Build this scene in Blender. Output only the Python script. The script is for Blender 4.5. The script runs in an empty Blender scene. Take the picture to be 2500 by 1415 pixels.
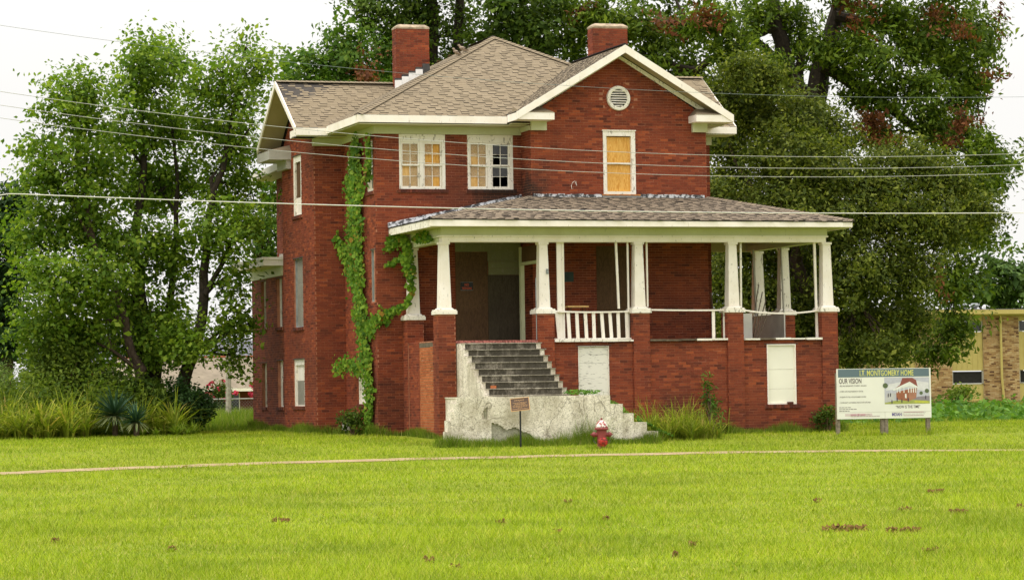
import bpy, math, random
import numpy as np
from mathutils import Matrix, Vector
R_ = math.radians
random.seed(11); RNG = np.random.default_rng(11)
S = bpy.context.scene
COL = S.collection

# ------------------------------------------------------------------ camera
cam = bpy.data.objects.new('camera', bpy.data.cameras.new('camera')); COL.objects.link(cam)
pitch, roll = 0.03574, 0.0155
fw = Vector((0, math.cos(pitch), math.sin(pitch))); up0 = Vector((0, -math.sin(pitch), math.cos(pitch))); r0 = Vector((1, 0, 0))
cr = r0*math.cos(roll) - up0*math.sin(roll); cu = up0*math.cos(roll) + r0*math.sin(roll)
cam.matrix_world = Matrix(((cr.x, cu.x, -fw.x, 0), (cr.y, cu.y, -fw.y, 0), (cr.z, cu.z, -fw.z, 1.55), (0, 0, 0, 1)))
cam.data.sensor_width = 36; cam.data.lens = 103.68
cam.data.clip_start = 0.5; cam.data.clip_end = 3000
S.camera = cam

# ------------------------------------------------------------------ world: overcast sky, soft sun
SUN_EL, SUN_AZ = 62, -48            # azimuth measured from behind the camera, negative to the left
W = bpy.data.worlds.new('World'); S.world = W; W.use_nodes = True
wn, wl = W.node_tree.nodes, W.node_tree.links
wn.clear()
wo = wn.new('ShaderNodeOutputWorld'); bg = wn.new('ShaderNodeBackground'); bg.inputs['Strength'].default_value = 0.1
sky = wn.new('ShaderNodeTexSky'); sky.sky_type = 'NISHITA'; sky.sun_disc = False
sky.sun_elevation = R_(SUN_EL); sky.sun_rotation = R_(180 - SUN_AZ); sky.air_density = 1.0; sky.dust_density = 6.0
hs = wn.new('ShaderNodeHueSaturation'); hs.inputs['Saturation'].default_value = 0.25
tc = wn.new('ShaderNodeTexCoord'); sp = wn.new('ShaderNodeSeparateXYZ'); mr = wn.new('ShaderNodeMapRange')
mr.inputs['From Min'].default_value = 0.10; mr.inputs['From Max'].default_value = 0.95
mr.inputs['To Min'].default_value = 11.3; mr.inputs['To Max'].default_value = 30.0
cn = wn.new('ShaderNodeTexNoise'); cn.inputs['Scale'].default_value = 2.2; cn.inputs['Detail'].default_value = 5
cm = wn.new('ShaderNodeMapRange'); cm.inputs['To Min'].default_value = 0.95; cm.inputs['To Max'].default_value = 1.05
mm = wn.new('ShaderNodeMath'); mm.operation = 'MULTIPLY'
cc = wn.new('ShaderNodeMixRGB'); cc.blend_type = 'MULTIPLY'; cc.inputs[0].default_value = 1; cc.inputs[2].default_value = (1.0, 0.985, 0.955, 1)
mx = wn.new('ShaderNodeMixRGB'); mx.inputs[0].default_value = 0.86
wl.new(tc.outputs['Generated'], sp.inputs[0]); wl.new(sp.outputs['Z'], mr.inputs['Value'])
wl.new(tc.outputs['Generated'], cn.inputs['Vector']); wl.new(cn.outputs['Fac'], cm.inputs['Value'])
wl.new(mr.outputs[0], mm.inputs[0]); wl.new(cm.outputs[0], mm.inputs[1]); wl.new(mm.outputs[0], cc.inputs[1])
wl.new(sky.outputs[0], hs.inputs['Color']); wl.new(hs.outputs[0], mx.inputs[1]); wl.new(cc.outputs[0], mx.inputs[2])
wl.new(mx.outputs[0], bg.inputs['Color']); wl.new(bg.outputs[0], wo.inputs['Surface'])

sun = bpy.data.objects.new('sun', bpy.data.lights.new('sun', 'SUN')); COL.objects.link(sun)
sun.data.energy = 1.6; sun.data.angle = R_(22); sun.data.color = (1.0, 0.95, 0.86)
sd = Vector((math.sin(R_(SUN_AZ))*math.cos(R_(SUN_EL)), -math.cos(R_(SUN_AZ))*math.cos(R_(SUN_EL)), math.sin(R_(SUN_EL))))
sun.rotation_euler = sd.to_track_quat('Z', 'Y').to_euler(); sun.location = (0, 0, 60)

S.view_settings.view_transform = 'Standard'; S.view_settings.look = 'None'
S.view_settings.exposure = 0.0; S.view_settings.gamma = 1.0; S.view_settings.use_curve_mapping = False
S.render.engine = 'CYCLES'
S.cycles.max_bounces = 7; S.cycles.diffuse_bounces = 4; S.cycles.transparent_max_bounces = 8
S.cycles.use_denoising = True

# ------------------------------------------------------------------ material helpers
class NT:
    def __init__(s, name, rough=0.8, spec=0.3):
        s.m = bpy.data.materials.new(name); s.m.use_nodes = True
        s.n, s.l = s.m.node_tree.nodes, s.m.node_tree.links
        s.b = s.n['Principled BSDF']; s.b.inputs['Roughness'].default_value = rough
        s.b.inputs['Specular IOR Level'].default_value = spec
        s.geo = s.n.new('ShaderNodeNewGeometry')
        s.pos = s.geo.outputs['Position']; s._oi = None
    def put(s, sock, v):
        if isinstance(v, bpy.types.NodeSocket): s.l.new(v, sock)
        elif isinstance(v, (int, float)): sock.default_value = v
        else: sock.default_value = tuple(v) + ((1,) if len(v) == 3 and len(sock.default_value) == 4 else ())
    def scaled(s, v, sc):
        x = s.n.new('ShaderNodeVectorMath'); x.operation = 'MULTIPLY'; s.put(x.inputs[0], v); x.inputs[1].default_value = sc
        return x.outputs[0]
    def noise(s, scale, detail=3, vec=None, dist=0.0, rough=0.5):
        x = s.n.new('ShaderNodeTexNoise'); x.inputs['Scale'].default_value = scale; x.inputs['Detail'].default_value = detail
        x.inputs['Distortion'].default_value = dist; x.inputs['Roughness'].default_value = rough
        s.l.new(vec or s.pos, x.inputs['Vector']); return x.outputs['Fac']
    def vor(s, scale, vec=None, feat='F1'):
        x = s.n.new('ShaderNodeTexVoronoi'); x.feature = feat; x.inputs['Scale'].default_value = scale
        s.l.new(vec or s.pos, x.inputs['Vector']); return x.outputs['Distance']
    def ramp(s, fac, stops, interp='LINEAR'):
        x = s.n.new('ShaderNodeValToRGB'); x.color_ramp.interpolation = interp; e = x.color_ramp.elements
        while len(e) < len(stops): e.new(0.5)
        for i, (p, c) in enumerate(stops):
            e[i].position = p; e[i].color = (c, c, c, 1) if isinstance(c, (int, float)) else tuple(c) + (1,)
        s.put(x.inputs[0], fac); return x.outputs[0]
    def mix(s, fac, a, b, mode='MIX'):
        x = s.n.new('ShaderNodeMixRGB'); x.blend_type = mode
        s.put(x.inputs[0], fac); s.put(x.inputs[1], a); s.put(x.inputs[2], b); return x.outputs[0]
    def math(s, op, a, b=0.0):
        x = s.n.new('ShaderNodeMath'); x.operation = op; s.put(x.inputs[0], a); s.put(x.inputs[1], b); return x.outputs[0]
    def rnd(s):
        o = s.n.new('ShaderNodeObjectInfo').outputs['Random']
        return s.math('FRACT', s.math('ADD', s.geo.outputs['Random Per Island'], o))
    def color(s, c): s.put(s.b.inputs['Base Color'], c)
    def bump(s, h, strength=0.3, dist=0.02):
        x = s.n.new('ShaderNodeBump'); x.inputs['Strength'].default_value = strength; x.inputs['Distance'].default_value = dist
        s.put(x.inputs['Height'], h); s.l.new(x.outputs[0], s.b.inputs['Normal'])
    def blob(s, centre, radius, soft, nscale=3.0, amp=0.6):
        """0..1 mask: a stain with its own ragged outline round a point of the surface."""
        d = s.n.new('ShaderNodeVectorMath'); d.operation = 'DISTANCE'; s.put(d.inputs[0], s.pos); d.inputs[1].default_value = centre
        r = s.math('ADD', d.outputs['Value'], s.math('MULTIPLY', s.math('SUBTRACT', s.noise(nscale, 5), 0.5), amp*2))
        x = s.n.new('ShaderNodeMapRange'); x.interpolation_type = 'SMOOTHSTEP'
        s.put(x.inputs['Value'], r); x.inputs['From Min'].default_value = radius - soft; x.inputs['From Max'].default_value = radius + soft
        x.inputs['To Min'].default_value = 1; x.inputs['To Max'].default_value = 0
        return x.outputs[0]

def hw(u, v, z=0.0):            # house axes -> world
    c, s = math.cos(TH), math.sin(TH)
    return Vector((OX + c*u - s*v, OY + s*u + c*v, z))
TH = R_(17.4); OX, OY = -1.848, 73.5

def simple(name, col, rough=0.8, var=0.25, scale=8.0, spec=0.3, bump=0.0):
    t = NT(name, rough, spec); d = tuple(c*(1 - var) for c in col); b = tuple(min(1, c*(1 + var)) for c in col)
    n = t.noise(scale, 5)
    t.color(t.ramp(n, [(0.3, d), (0.7, b)]))
    if bump: t.bump(n, bump)
    return t.m

MT = {}
def brick_mat(name, stops, lime=0.25):
    t = NT(name, 0.88, 0.2)
    c = t.ramp(t.rnd(), stops)
    c = t.mix(t.ramp(t.noise(55, 4), [(0.35, 0.0), (0.75, 0.35)]), c, (0.12, 0.034, 0.02))
    soot = t.ramp(t.noise(0.55, 6, dist=0.4), [(0.46, 0.0), (0.76, 0.5)])
    c = t.mix(soot, c, (0.055, 0.022, 0.015))
    st = t.blob(hw(2.7, 3.38, 6.62), 0.85, 0.45, 2.5, 0.6)
    st2 = t.blob(hw(3.32, 2.9, 6.85), 0.55, 0.3, 3.0, 0.4)
    st3 = t.blob(hw(6.4, -0.02, 0.75), 0.7, 0.35, 2.0, 0.5)
    st4 = t.blob(hw(-0.7, 3.4, 1.2), 0.8, 0.4, 2.0, 0.5)
    m = t.math('MAXIMUM', t.math('MAXIMUM', st, st2), t.math('MAXIMUM', t.math('MULTIPLY', st3, 0.55), t.math('MULTIPLY', st4, 0.45)))
    c = t.mix(t.math('MULTIPLY', m, 0.85), c, (0.022, 0.017, 0.013))
    lm = t.ramp(t.noise(9, 8, vec=t.scaled(t.pos, (1, 1, 0.35)), rough=0.7), [(0.70, 0.0), (0.78, lime)])
    c = t.mix(lm, c, (0.5, 0.42, 0.33))
    t.color(c); t.bump(t.noise(70, 4), 0.35, 0.01); return t.m
MT['brick'] = brick_mat('red_brick', [(0.0, (0.095, 0.023, 0.014)), (0.09, (0.165, 0.036, 0.018)), (0.4, (0.212, 0.045, 0.021)), (0.88, (0.26, 0.058, 0.024)), (1.0, (0.36, 0.085, 0.030))])
MT['brick_infill'] = brick_mat('orange_brick', [(0.0, (0.36, 0.10, 0.035)), (1.0, (0.50, 0.16, 0.06))], 0.1)
MT['mortar'] = simple('red_mortar', (0.36, 0.15, 0.085), 0.95, 0.3, 5); MT['mortar_pale'] = simple('pale_mortar', (0.42, 0.24, 0.15), 0.95, 0.3, 6)
MT['mortar_light'] = simple('lime_mortar', (0.42, 0.38, 0.26), 0.95, 0.25, 9)
MT['sill_brick'] = brick_mat('dark_sill_brick', [(0.0, (0.07, 0.022, 0.016)), (1.0, (0.19, 0.05, 0.028))], 0.1)

def paint_mat(name, col, wear=0.62, green_bounce=0.0, under=(0.22, 0.19, 0.15)):
    t = NT(name, 0.55, 0.35)
    c = t.mix(t.ramp(t.noise(1.9, 8, rough=0.65), [(0.40, 0.0), (0.72, 0.85)]), col, tuple(x*y for x, y in zip(col, (0.86, 0.84, 0.76))))
    c = t.mix(t.ramp(t.noise(13, 8, vec=t.scaled(t.pos, (1, 1, 0.45)), rough=0.72), [(wear, 0.0), (wear + 0.035, 0.8)]), c, under)
    if green_bounce: c = t.mix(t.ramp(t.noise(1.7, 6), [(0.3, green_bounce*0.6), (0.75, green_bounce)]), c, (0.34, 0.36, 0.13))  # yellow-green light bounced off the lawn, mixed into the paint colour
    c = t.mix(t.ramp(t.noise(24, 6, vec=t.scaled(t.pos, (1, 1, 0.2))), [(0.66, 0.0), (0.74, 0.5)]), c, (0.12, 0.10, 0.07))
    t.color(c); t.bump(t.noise(30, 5), 0.15, 0.01); return t.m
MT['white'] = paint_mat('white_paint', (0.86, 0.79, 0.72), 0.62)
MT['fascia'] = paint_mat('fascia_paint', (0.87, 0.80, 0.73), 0.66)
MT['peel'] = paint_mat('peeling_paint', (0.82, 0.77, 0.69), 0.57)
MT['cream'] = paint_mat('mildewed_cream_paint', (0.62, 0.62, 0.44), 0.72, 0.4)  # cream trim with the green lawn bounce put into its colour
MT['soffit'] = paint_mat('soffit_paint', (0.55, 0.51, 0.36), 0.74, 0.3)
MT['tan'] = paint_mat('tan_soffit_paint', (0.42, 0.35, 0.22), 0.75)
MT['dirty_cream'] = paint_mat('dirty_cream_paint', (0.15, 0.138, 0.08), 0.56, 0.3)  # worn cream darkened: the deep porch shade is put into its colour
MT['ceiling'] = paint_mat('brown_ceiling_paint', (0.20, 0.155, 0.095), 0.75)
MT['grey_trim'] = paint_mat('grey_trim_paint', (0.42, 0.40, 0.36), 0.6)

def stucco_mat(name, light, dark, lo, hi):
    t = NT(name, 0.9, 0.2)
    n = t.math('ADD', t.math('MULTIPLY', t.noise(1.4, 9, rough=0.72, dist=0.3), 0.55), t.math('MULTIPLY', t.noise(6.5, 9, rough=0.75, dist=0.4), 0.45)); st = t.noise(5.0, 8, vec=t.scaled(t.pos, (1, 1, 0.25)), rough=0.7)
    c = t.mix(t.ramp(t.math('ADD', t.math('MULTIPLY', n, 0.6), t.math('MULTIPLY', st, 0.4)), [(lo, 0.0), (hi, 1.0)]), light, dark)
    c = t.mix(t.ramp(t.noise(34, 6, rough=0.75), [(0.5, 0.0), (0.62, 0.75)]), c, tuple(x*0.4 for x in dark))
    w1 = t.math('ABSOLUTE', t.math('SUBTRACT', t.noise(0.9, 4, dist=.6), 0.5)); w2 = t.math('ABSOLUTE', t.math('SUBTRACT', t.noise(1.7, 5, dist=.3), 0.47))
    crk = t.math('MINIMUM', w1, t.math('MULTIPLY', w2, 1.3))
    c = t.mix(t.ramp(crk, [(0.0, 0.75), (0.006, 0.0)]), c, (0.10, 0.085, 0.06))
    c = t.mix(t.ramp(t.noise(0.8, 5, rough=.6), [(0.46, 0.0), (0.64, 0.6)]), c, dark)
    cr_ = t.ramp(t.vor(0.75, vec=t.mix(0.5, t.pos, t.n.new('ShaderNodeTexNoise').outputs['Color'], 'ADD'), feat='DISTANCE_TO_EDGE'), [(0.0, 0.25), (0.004, 0.0)])
    c = t.mix(cr_, c, (0.09, 0.075, 0.055))
    t.color(c); t.bump(t.math('SUBTRACT', t.noise(14, 8), cr_), 0.5, 0.02); return t.m
MT['stucco'] = stucco_mat('weathered_white_stucco', (0.82, 0.755, 0.635), (0.33, 0.28, 0.19), 0.46, 0.66)
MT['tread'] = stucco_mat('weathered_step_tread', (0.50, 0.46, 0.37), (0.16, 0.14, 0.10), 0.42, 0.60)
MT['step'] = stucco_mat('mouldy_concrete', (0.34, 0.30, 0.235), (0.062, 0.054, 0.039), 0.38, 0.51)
MT['patch'] = stucco_mat('exposed_render', (0.45, 0.43, 0.33), (0.24, 0.22, 0.16), 0.45, 0.62)

def ply_mat(name, a, b, stretch=(6, 6, 0.7), scale=3.0, dist=1.2):
    t = NT(name, 0.75, 0.25)
    n = t.noise(scale, 6, vec=t.scaled(t.pos, stretch), dist=dist)
    c = t.ramp(n, [(0.36, a), (0.5, b), (0.56, a), (0.66, b)])
    c = t.mix(t.ramp(t.noise(1.5, 4), [(0.35, 0.0), (0.75, 0.35)]), c, tuple(x*0.6 for x in a))
    t.color(c); return t.m
MT['ply_orange'] = ply_mat('orange_plywood', (0.58, 0.26, 0.04), (0.80, 0.48, 0.13))
MT['ply_tan'] = ply_mat('tan_plywood', (0.66, 0.38, 0.12), (0.82, 0.54, 0.22), (5, 5, 0.6))
MT['ply_brown'] = ply_mat('dark_brown_plywood', (0.085, 0.045, 0.02), (0.14, 0.075, 0.034), (4, 4, 1))
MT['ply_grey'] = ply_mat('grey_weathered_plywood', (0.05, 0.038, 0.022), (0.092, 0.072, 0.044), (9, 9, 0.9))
MT['ply_silver'] = ply_mat('silvered_plywood', (0.17, 0.155, 0.125), (0.34, 0.32, 0.27), (14, 14, 0.8))
MT['ply_white'] = ply_mat('whitewashed_plywood', (0.74, 0.72, 0.64), (0.80, 0.78, 0.70), (1.2, 1.2, 9), 2.0, 0.8)
t = NT('worn_white_plywood', 0.8, 0.2)
wv = t.noise(2.6, 7, vec=t.scaled(t.pos, (1.5, 1.5, 9)), dist=1.5)
t.color(t.mix(t.ramp(wv, [(0.56, 0.0), (0.64, 0.7)]), (0.74, 0.71, 0.62), (0.22, 0.20, 0.17))); MT['ply_worn'] = t.m
MT['door_white'] = simple('flat_white_board', (0.80, 0.77, 0.65), 0.6, 0.05, 1.2)

t = NT('roof_shingle', 0.92, 0.15)
c = t.ramp(t.rnd(), [(0.0, (0.225, 0.178, 0.115)), (0.5, (0.245, 0.193, 0.124)), (1.0, (0.265, 0.21, 0.138))])
c = t.mix(t.ramp(t.noise(90, 3), [(0.4, 0.0), (0.7, 0.4)]), c, (0.10, 0.075, 0.055))
t.color(t.mix(t.ramp(t.noise(0.7, 5), [(0.45, 0.0), (0.8, 0.35)]), c, (0.13, 0.105, 0.075))); MT['shingle'] = t.m
t = NT('porch_shingle', 0.92, 0.15)
c = t.ramp(t.rnd(), [(0.0, (0.17, 0.133, 0.098)), (0.5, (0.21, 0.163, 0.115)), (1.0, (0.25, 0.195, 0.135))])
t.color(t.mix(t.ramp(t.noise(70, 3), [(0.4, 0.0), (0.7, 0.4)]), c, (0.12, 0.095, 0.075))); MT['shingle_porch'] = t.m
MT['butt'] = simple('asphalt_edge', (0.036, 0.033, 0.037), 0.95, 0.2)
MT['butt_brown'] = simple('worn_asphalt_edge', (0.05, 0.043, 0.04), 0.95, 0.3)
MT['felt'] = simple('roof_felt', (0.055, 0.047, 0.04), 0.95)
t = NT('silver_flashing', 0.55, 0.5)
t.color(t.ramp(t.noise(7, 7, rough=0.7), [(0.47, (0.035, 0.035, 0.038)), (0.53, (0.48, 0.49, 0.52)), (0.7, (0.62, 0.63, 0.66))])); MT['flash'] = t.m
MT['flash_white'] = simple('white_flashing', (0.78, 0.77, 0.76), 0.5, 0.1)
MT['tar'] = simple('tar_patch', (0.06, 0.058, 0.056), 0.8)
MT['rust'] = simple('rusted_sheet', (0.42, 0.17, 0.05), 0.8, 0.5, 14)
MT['galv'] = simple('galvanised_sheet', (0.26, 0.28, 0.28), 0.45, 0.2)
MT['cement'] = simple('chimney_cement', (0.36, 0.28, 0.195), 0.95, 0.4, 9, bump=0.3)
MT['grey_pale'] = simple('pale_grey_board', (0.62, 0.60, 0.54), 0.8, 0.15, 2)
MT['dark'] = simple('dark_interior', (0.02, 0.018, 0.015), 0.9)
MT['black'] = simple('black_enamel', (0.016, 0.016, 0.016), 0.4)
MT['floor_board'] = simple('weathered_floor_board', (0.12, 0.095, 0.065), 0.9, 0.4)
MT['red_paint_floor'] = simple('flaking_red_floor_paint', (0.30, 0.10, 0.08), 0.8, 0.7, 22)
t = NT('dusty_glass', 0.12, 0.5)
tr_ = t.n.new('ShaderNodeBsdfTransparent'); tr_.inputs[0].default_value = (0.9, 0.9, 0.88, 1)
ms = t.n.new('ShaderNodeMixShader'); t.color((0.80, 0.66, 0.48)); t.b.inputs['Specular IOR Level'].default_value = 0.5
t.l.new(t.ramp(t.noise(5, 5), [(0.3, 0.10), (0.75, 0.26)]), ms.inputs[0])
t.l.new(tr_.outputs[0], ms.inputs[1]); t.l.new(t.b.outputs[0], ms.inputs[2])
t.l.new(ms.outputs[0], t.n['Material Output'].inputs['Surface']); MT['glass'] = t.m
t = NT('dark_window_glass', 0.06, 0.5); t.color(t.ramp(t.noise(4, 4), [(0.3, (0.012, 0.012, 0.011)), (0.75, (0.06, 0.058, 0.05))])); MT['glass_dark'] = t.m

def leaf_mat(name, stops, trans=0.35, patch=None, rough=0.6):
    t = NT(name, rough, 0.15)
    c = t.ramp(t.rnd(), stops)
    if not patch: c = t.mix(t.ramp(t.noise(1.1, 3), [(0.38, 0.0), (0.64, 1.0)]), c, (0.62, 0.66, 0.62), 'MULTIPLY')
    if patch: c = t.mix(t.ramp(t.noise(0.16, 4), [(0.42, 0.0), (0.62, 0.8)]), c, (0.86, 0.84, 1.1), 'MULTIPLY')
    if patch: c = t.mix(t.ramp(t.noise(2.2, 4), [(0.45, 0.0), (0.7, 0.6)]), c, (1.22, 1.10, 1.1), 'MULTIPLY')
    if patch: c = t.mix(t.ramp(t.noise(patch[0], 3), [(0.42, 0.0), (0.62, 1.0)]), c, patch[1], 'MULTIPLY')
    t.color(c)
    tl = t.n.new('ShaderNodeBsdfTranslucent'); t.put(tl.inputs[0], t.mix(1.0, c, (1.25, 1.3, 0.7), 'MULTIPLY'))
    ms = t.n.new('ShaderNodeMixShader'); ms.inputs[0].default_value = trans
    t.l.new(t.b.outputs[0], ms.inputs[1]); t.l.new(tl.outputs[0], ms.inputs[2])
    t.l.new(ms.outputs[0], t.n['Material Output'].inputs['Surface']); return t.m
MT['leaf_left'] = leaf_mat('sweetgum_leaf', [(0, (0.08, 0.155, 0.014)), (0.6, (0.18, 0.29, 0.025)), (1, (0.33, 0.42, 0.047))], 0.45)
MT['leaf_bright'] = leaf_mat('bright_leaf', [(0, (0.05, 0.12, 0.014)), (0.6, (0.11, 0.20, 0.022)), (1, (0.19, 0.28, 0.035))], 0.38)
MT['leaf_mid'] = leaf_mat('mid_green_leaf', [(0, (0.045, 0.085, 0.012)), (0.7, (0.10, 0.16, 0.02)), (1, (0.17, 0.23, 0.03))], 0.38)
MT['leaf_pecan'] = leaf_mat('pecan_leaf', [(0, (0.05, 0.095, 0.011)), (0.6, (0.13, 0.195, 0.018)), (1, (0.25, 0.32, 0.034))], 0.38)
MT['leaf_olive'] = leaf_mat('olive_leaf', [(0, (0.05, 0.076, 0.011)), (0.6, (0.13, 0.165, 0.021)), (1, (0.26, 0.28, 0.04))], 0.38)
MT['leaf_dark'] = leaf_mat('dark_leaf', [(0, (0.015, 0.04, 0.010)), (1, (0.04, 0.085, 0.016))], 0.25)
MT['leaf_brown'] = leaf_mat('dead_brown_leaf', [(0, (0.10, 0.035, 0.014)), (0.6, (0.18, 0.062, 0.022)), (1, (0.26, 0.10, 0.035))], 0.3)
MT['leaf_vine'] = leaf_mat('creeper_leaf', [(0, (0.06, 0.15, 0.012)), (0.55, (0.14, 0.26, 0.018)), (0.93, (0.25, 0.36, 0.03)), (1, (0.33, 0.18, 0.03))], 0.3)
MT['leaf_far'] = leaf_mat('distant_leaf', [(0, (0.06, 0.12, 0.03)), (1, (0.15, 0.23, 0.06))], 0.35)
MT['leaf_pale'] = leaf_mat('pale_bush_leaf', [(0, (0.10, 0.17, 0.04)), (1, (0.25, 0.33, 0.10))], 0.35)
MT['leaf_weed'] = leaf_mat('weed_blade', [(0, (0.14, 0.21, 0.016)), (0.6, (0.29, 0.34, 0.03)), (0.9, (0.46, 0.46, 0.08)), (1, (0.45, 0.32, 0.09))], 0.42)
MT['leaf_weed_dark'] = leaf_mat('weed_leaf', [(0, (0.07, 0.13, 0.014)), (1, (0.20, 0.26, 0.03))], 0.42)
MT['leaf_yucca'] = leaf_mat('yucca_blade', [(0, (0.022, 0.06, 0.032)), (1, (0.06, 0.12, 0.06))], 0.1)
MT['leaf_yucca_old'] = leaf_mat('old_yucca_blade', [(0, (0.16, 0.22, 0.09)), (1, (0.32, 0.33, 0.15))], 0.1)
MT['leaf_kudzu'] = leaf_mat('ground_vine_leaf', [(0, (0.06, 0.16, 0.02)), (1, (0.18, 0.33, 0.05))], 0.35)
MT['flower'] = leaf_mat('crape_myrtle_flower', [(0, (0.40, 0.02, 0.05)), (1, (0.62, 0.06, 0.12))], 0.2)
MT['grass'] = leaf_mat('lawn_grass', [(0, (0.15, 0.205, 0.008)), (0.5, (0.29, 0.385, 0.016)), (0.85, (0.42, 0.50, 0.04)), (1, (0.55, 0.47, 0.14))], 0.42, (0.45, (0.74, 0.80, 0.75)), 0.5)
MT['tallgrass'] = leaf_mat('uncut_grass', [(0, (0.10, 0.17, 0.012)), (0.6, (0.19, 0.28, 0.02)), (0.93, (0.26, 0.30, 0.05)), (1, (0.4, 0.33, 0.12))], 0.38)
MT['bark'] = simple('bark', (0.07, 0.048, 0.032), 0.95, 0.4, 12, bump=0.5)
MT['bark_dark'] = simple('dark_bark', (0.035, 0.026, 0.018), 0.95, 0.4, 9, bump=0.5)
MT['stem'] = simple('vine_stem', (0.10, 0.065, 0.035), 0.9)
MT['soil'] = simple('brown_soil', (0.165, 0.10, 0.036), 1.0, 0.55, 40, spec=0.0, bump=0.5)
MT['soil_dark'] = simple('damp_soil', (0.085, 0.06, 0.022), 1.0, 0.5, 20, spec=0.0)
t = NT('lawn_ground', 0.95, 0.1)
c = t.ramp(t.noise(11, 6), [(0.35, (0.13, 0.17, 0.012)), (0.65, (0.22, 0.26, 0.02))])
t.color(t.mix(t.ramp(t.noise(1.1, 6), [(0.6, 0.0), (0.75, 0.6)]), c, (0.22, 0.17, 0.05))); MT['ground'] = t.m
t = NT('pale_walk', 0.9, 0.2)
t.color(t.mix(t.ramp(t.noise(2.5, 6), [(0.42, 0.0), (0.66, 0.8)]), (0.36, 0.27, 0.155), (0.24, 0.16, 0.07))); MT['walk'] = t.m
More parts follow.
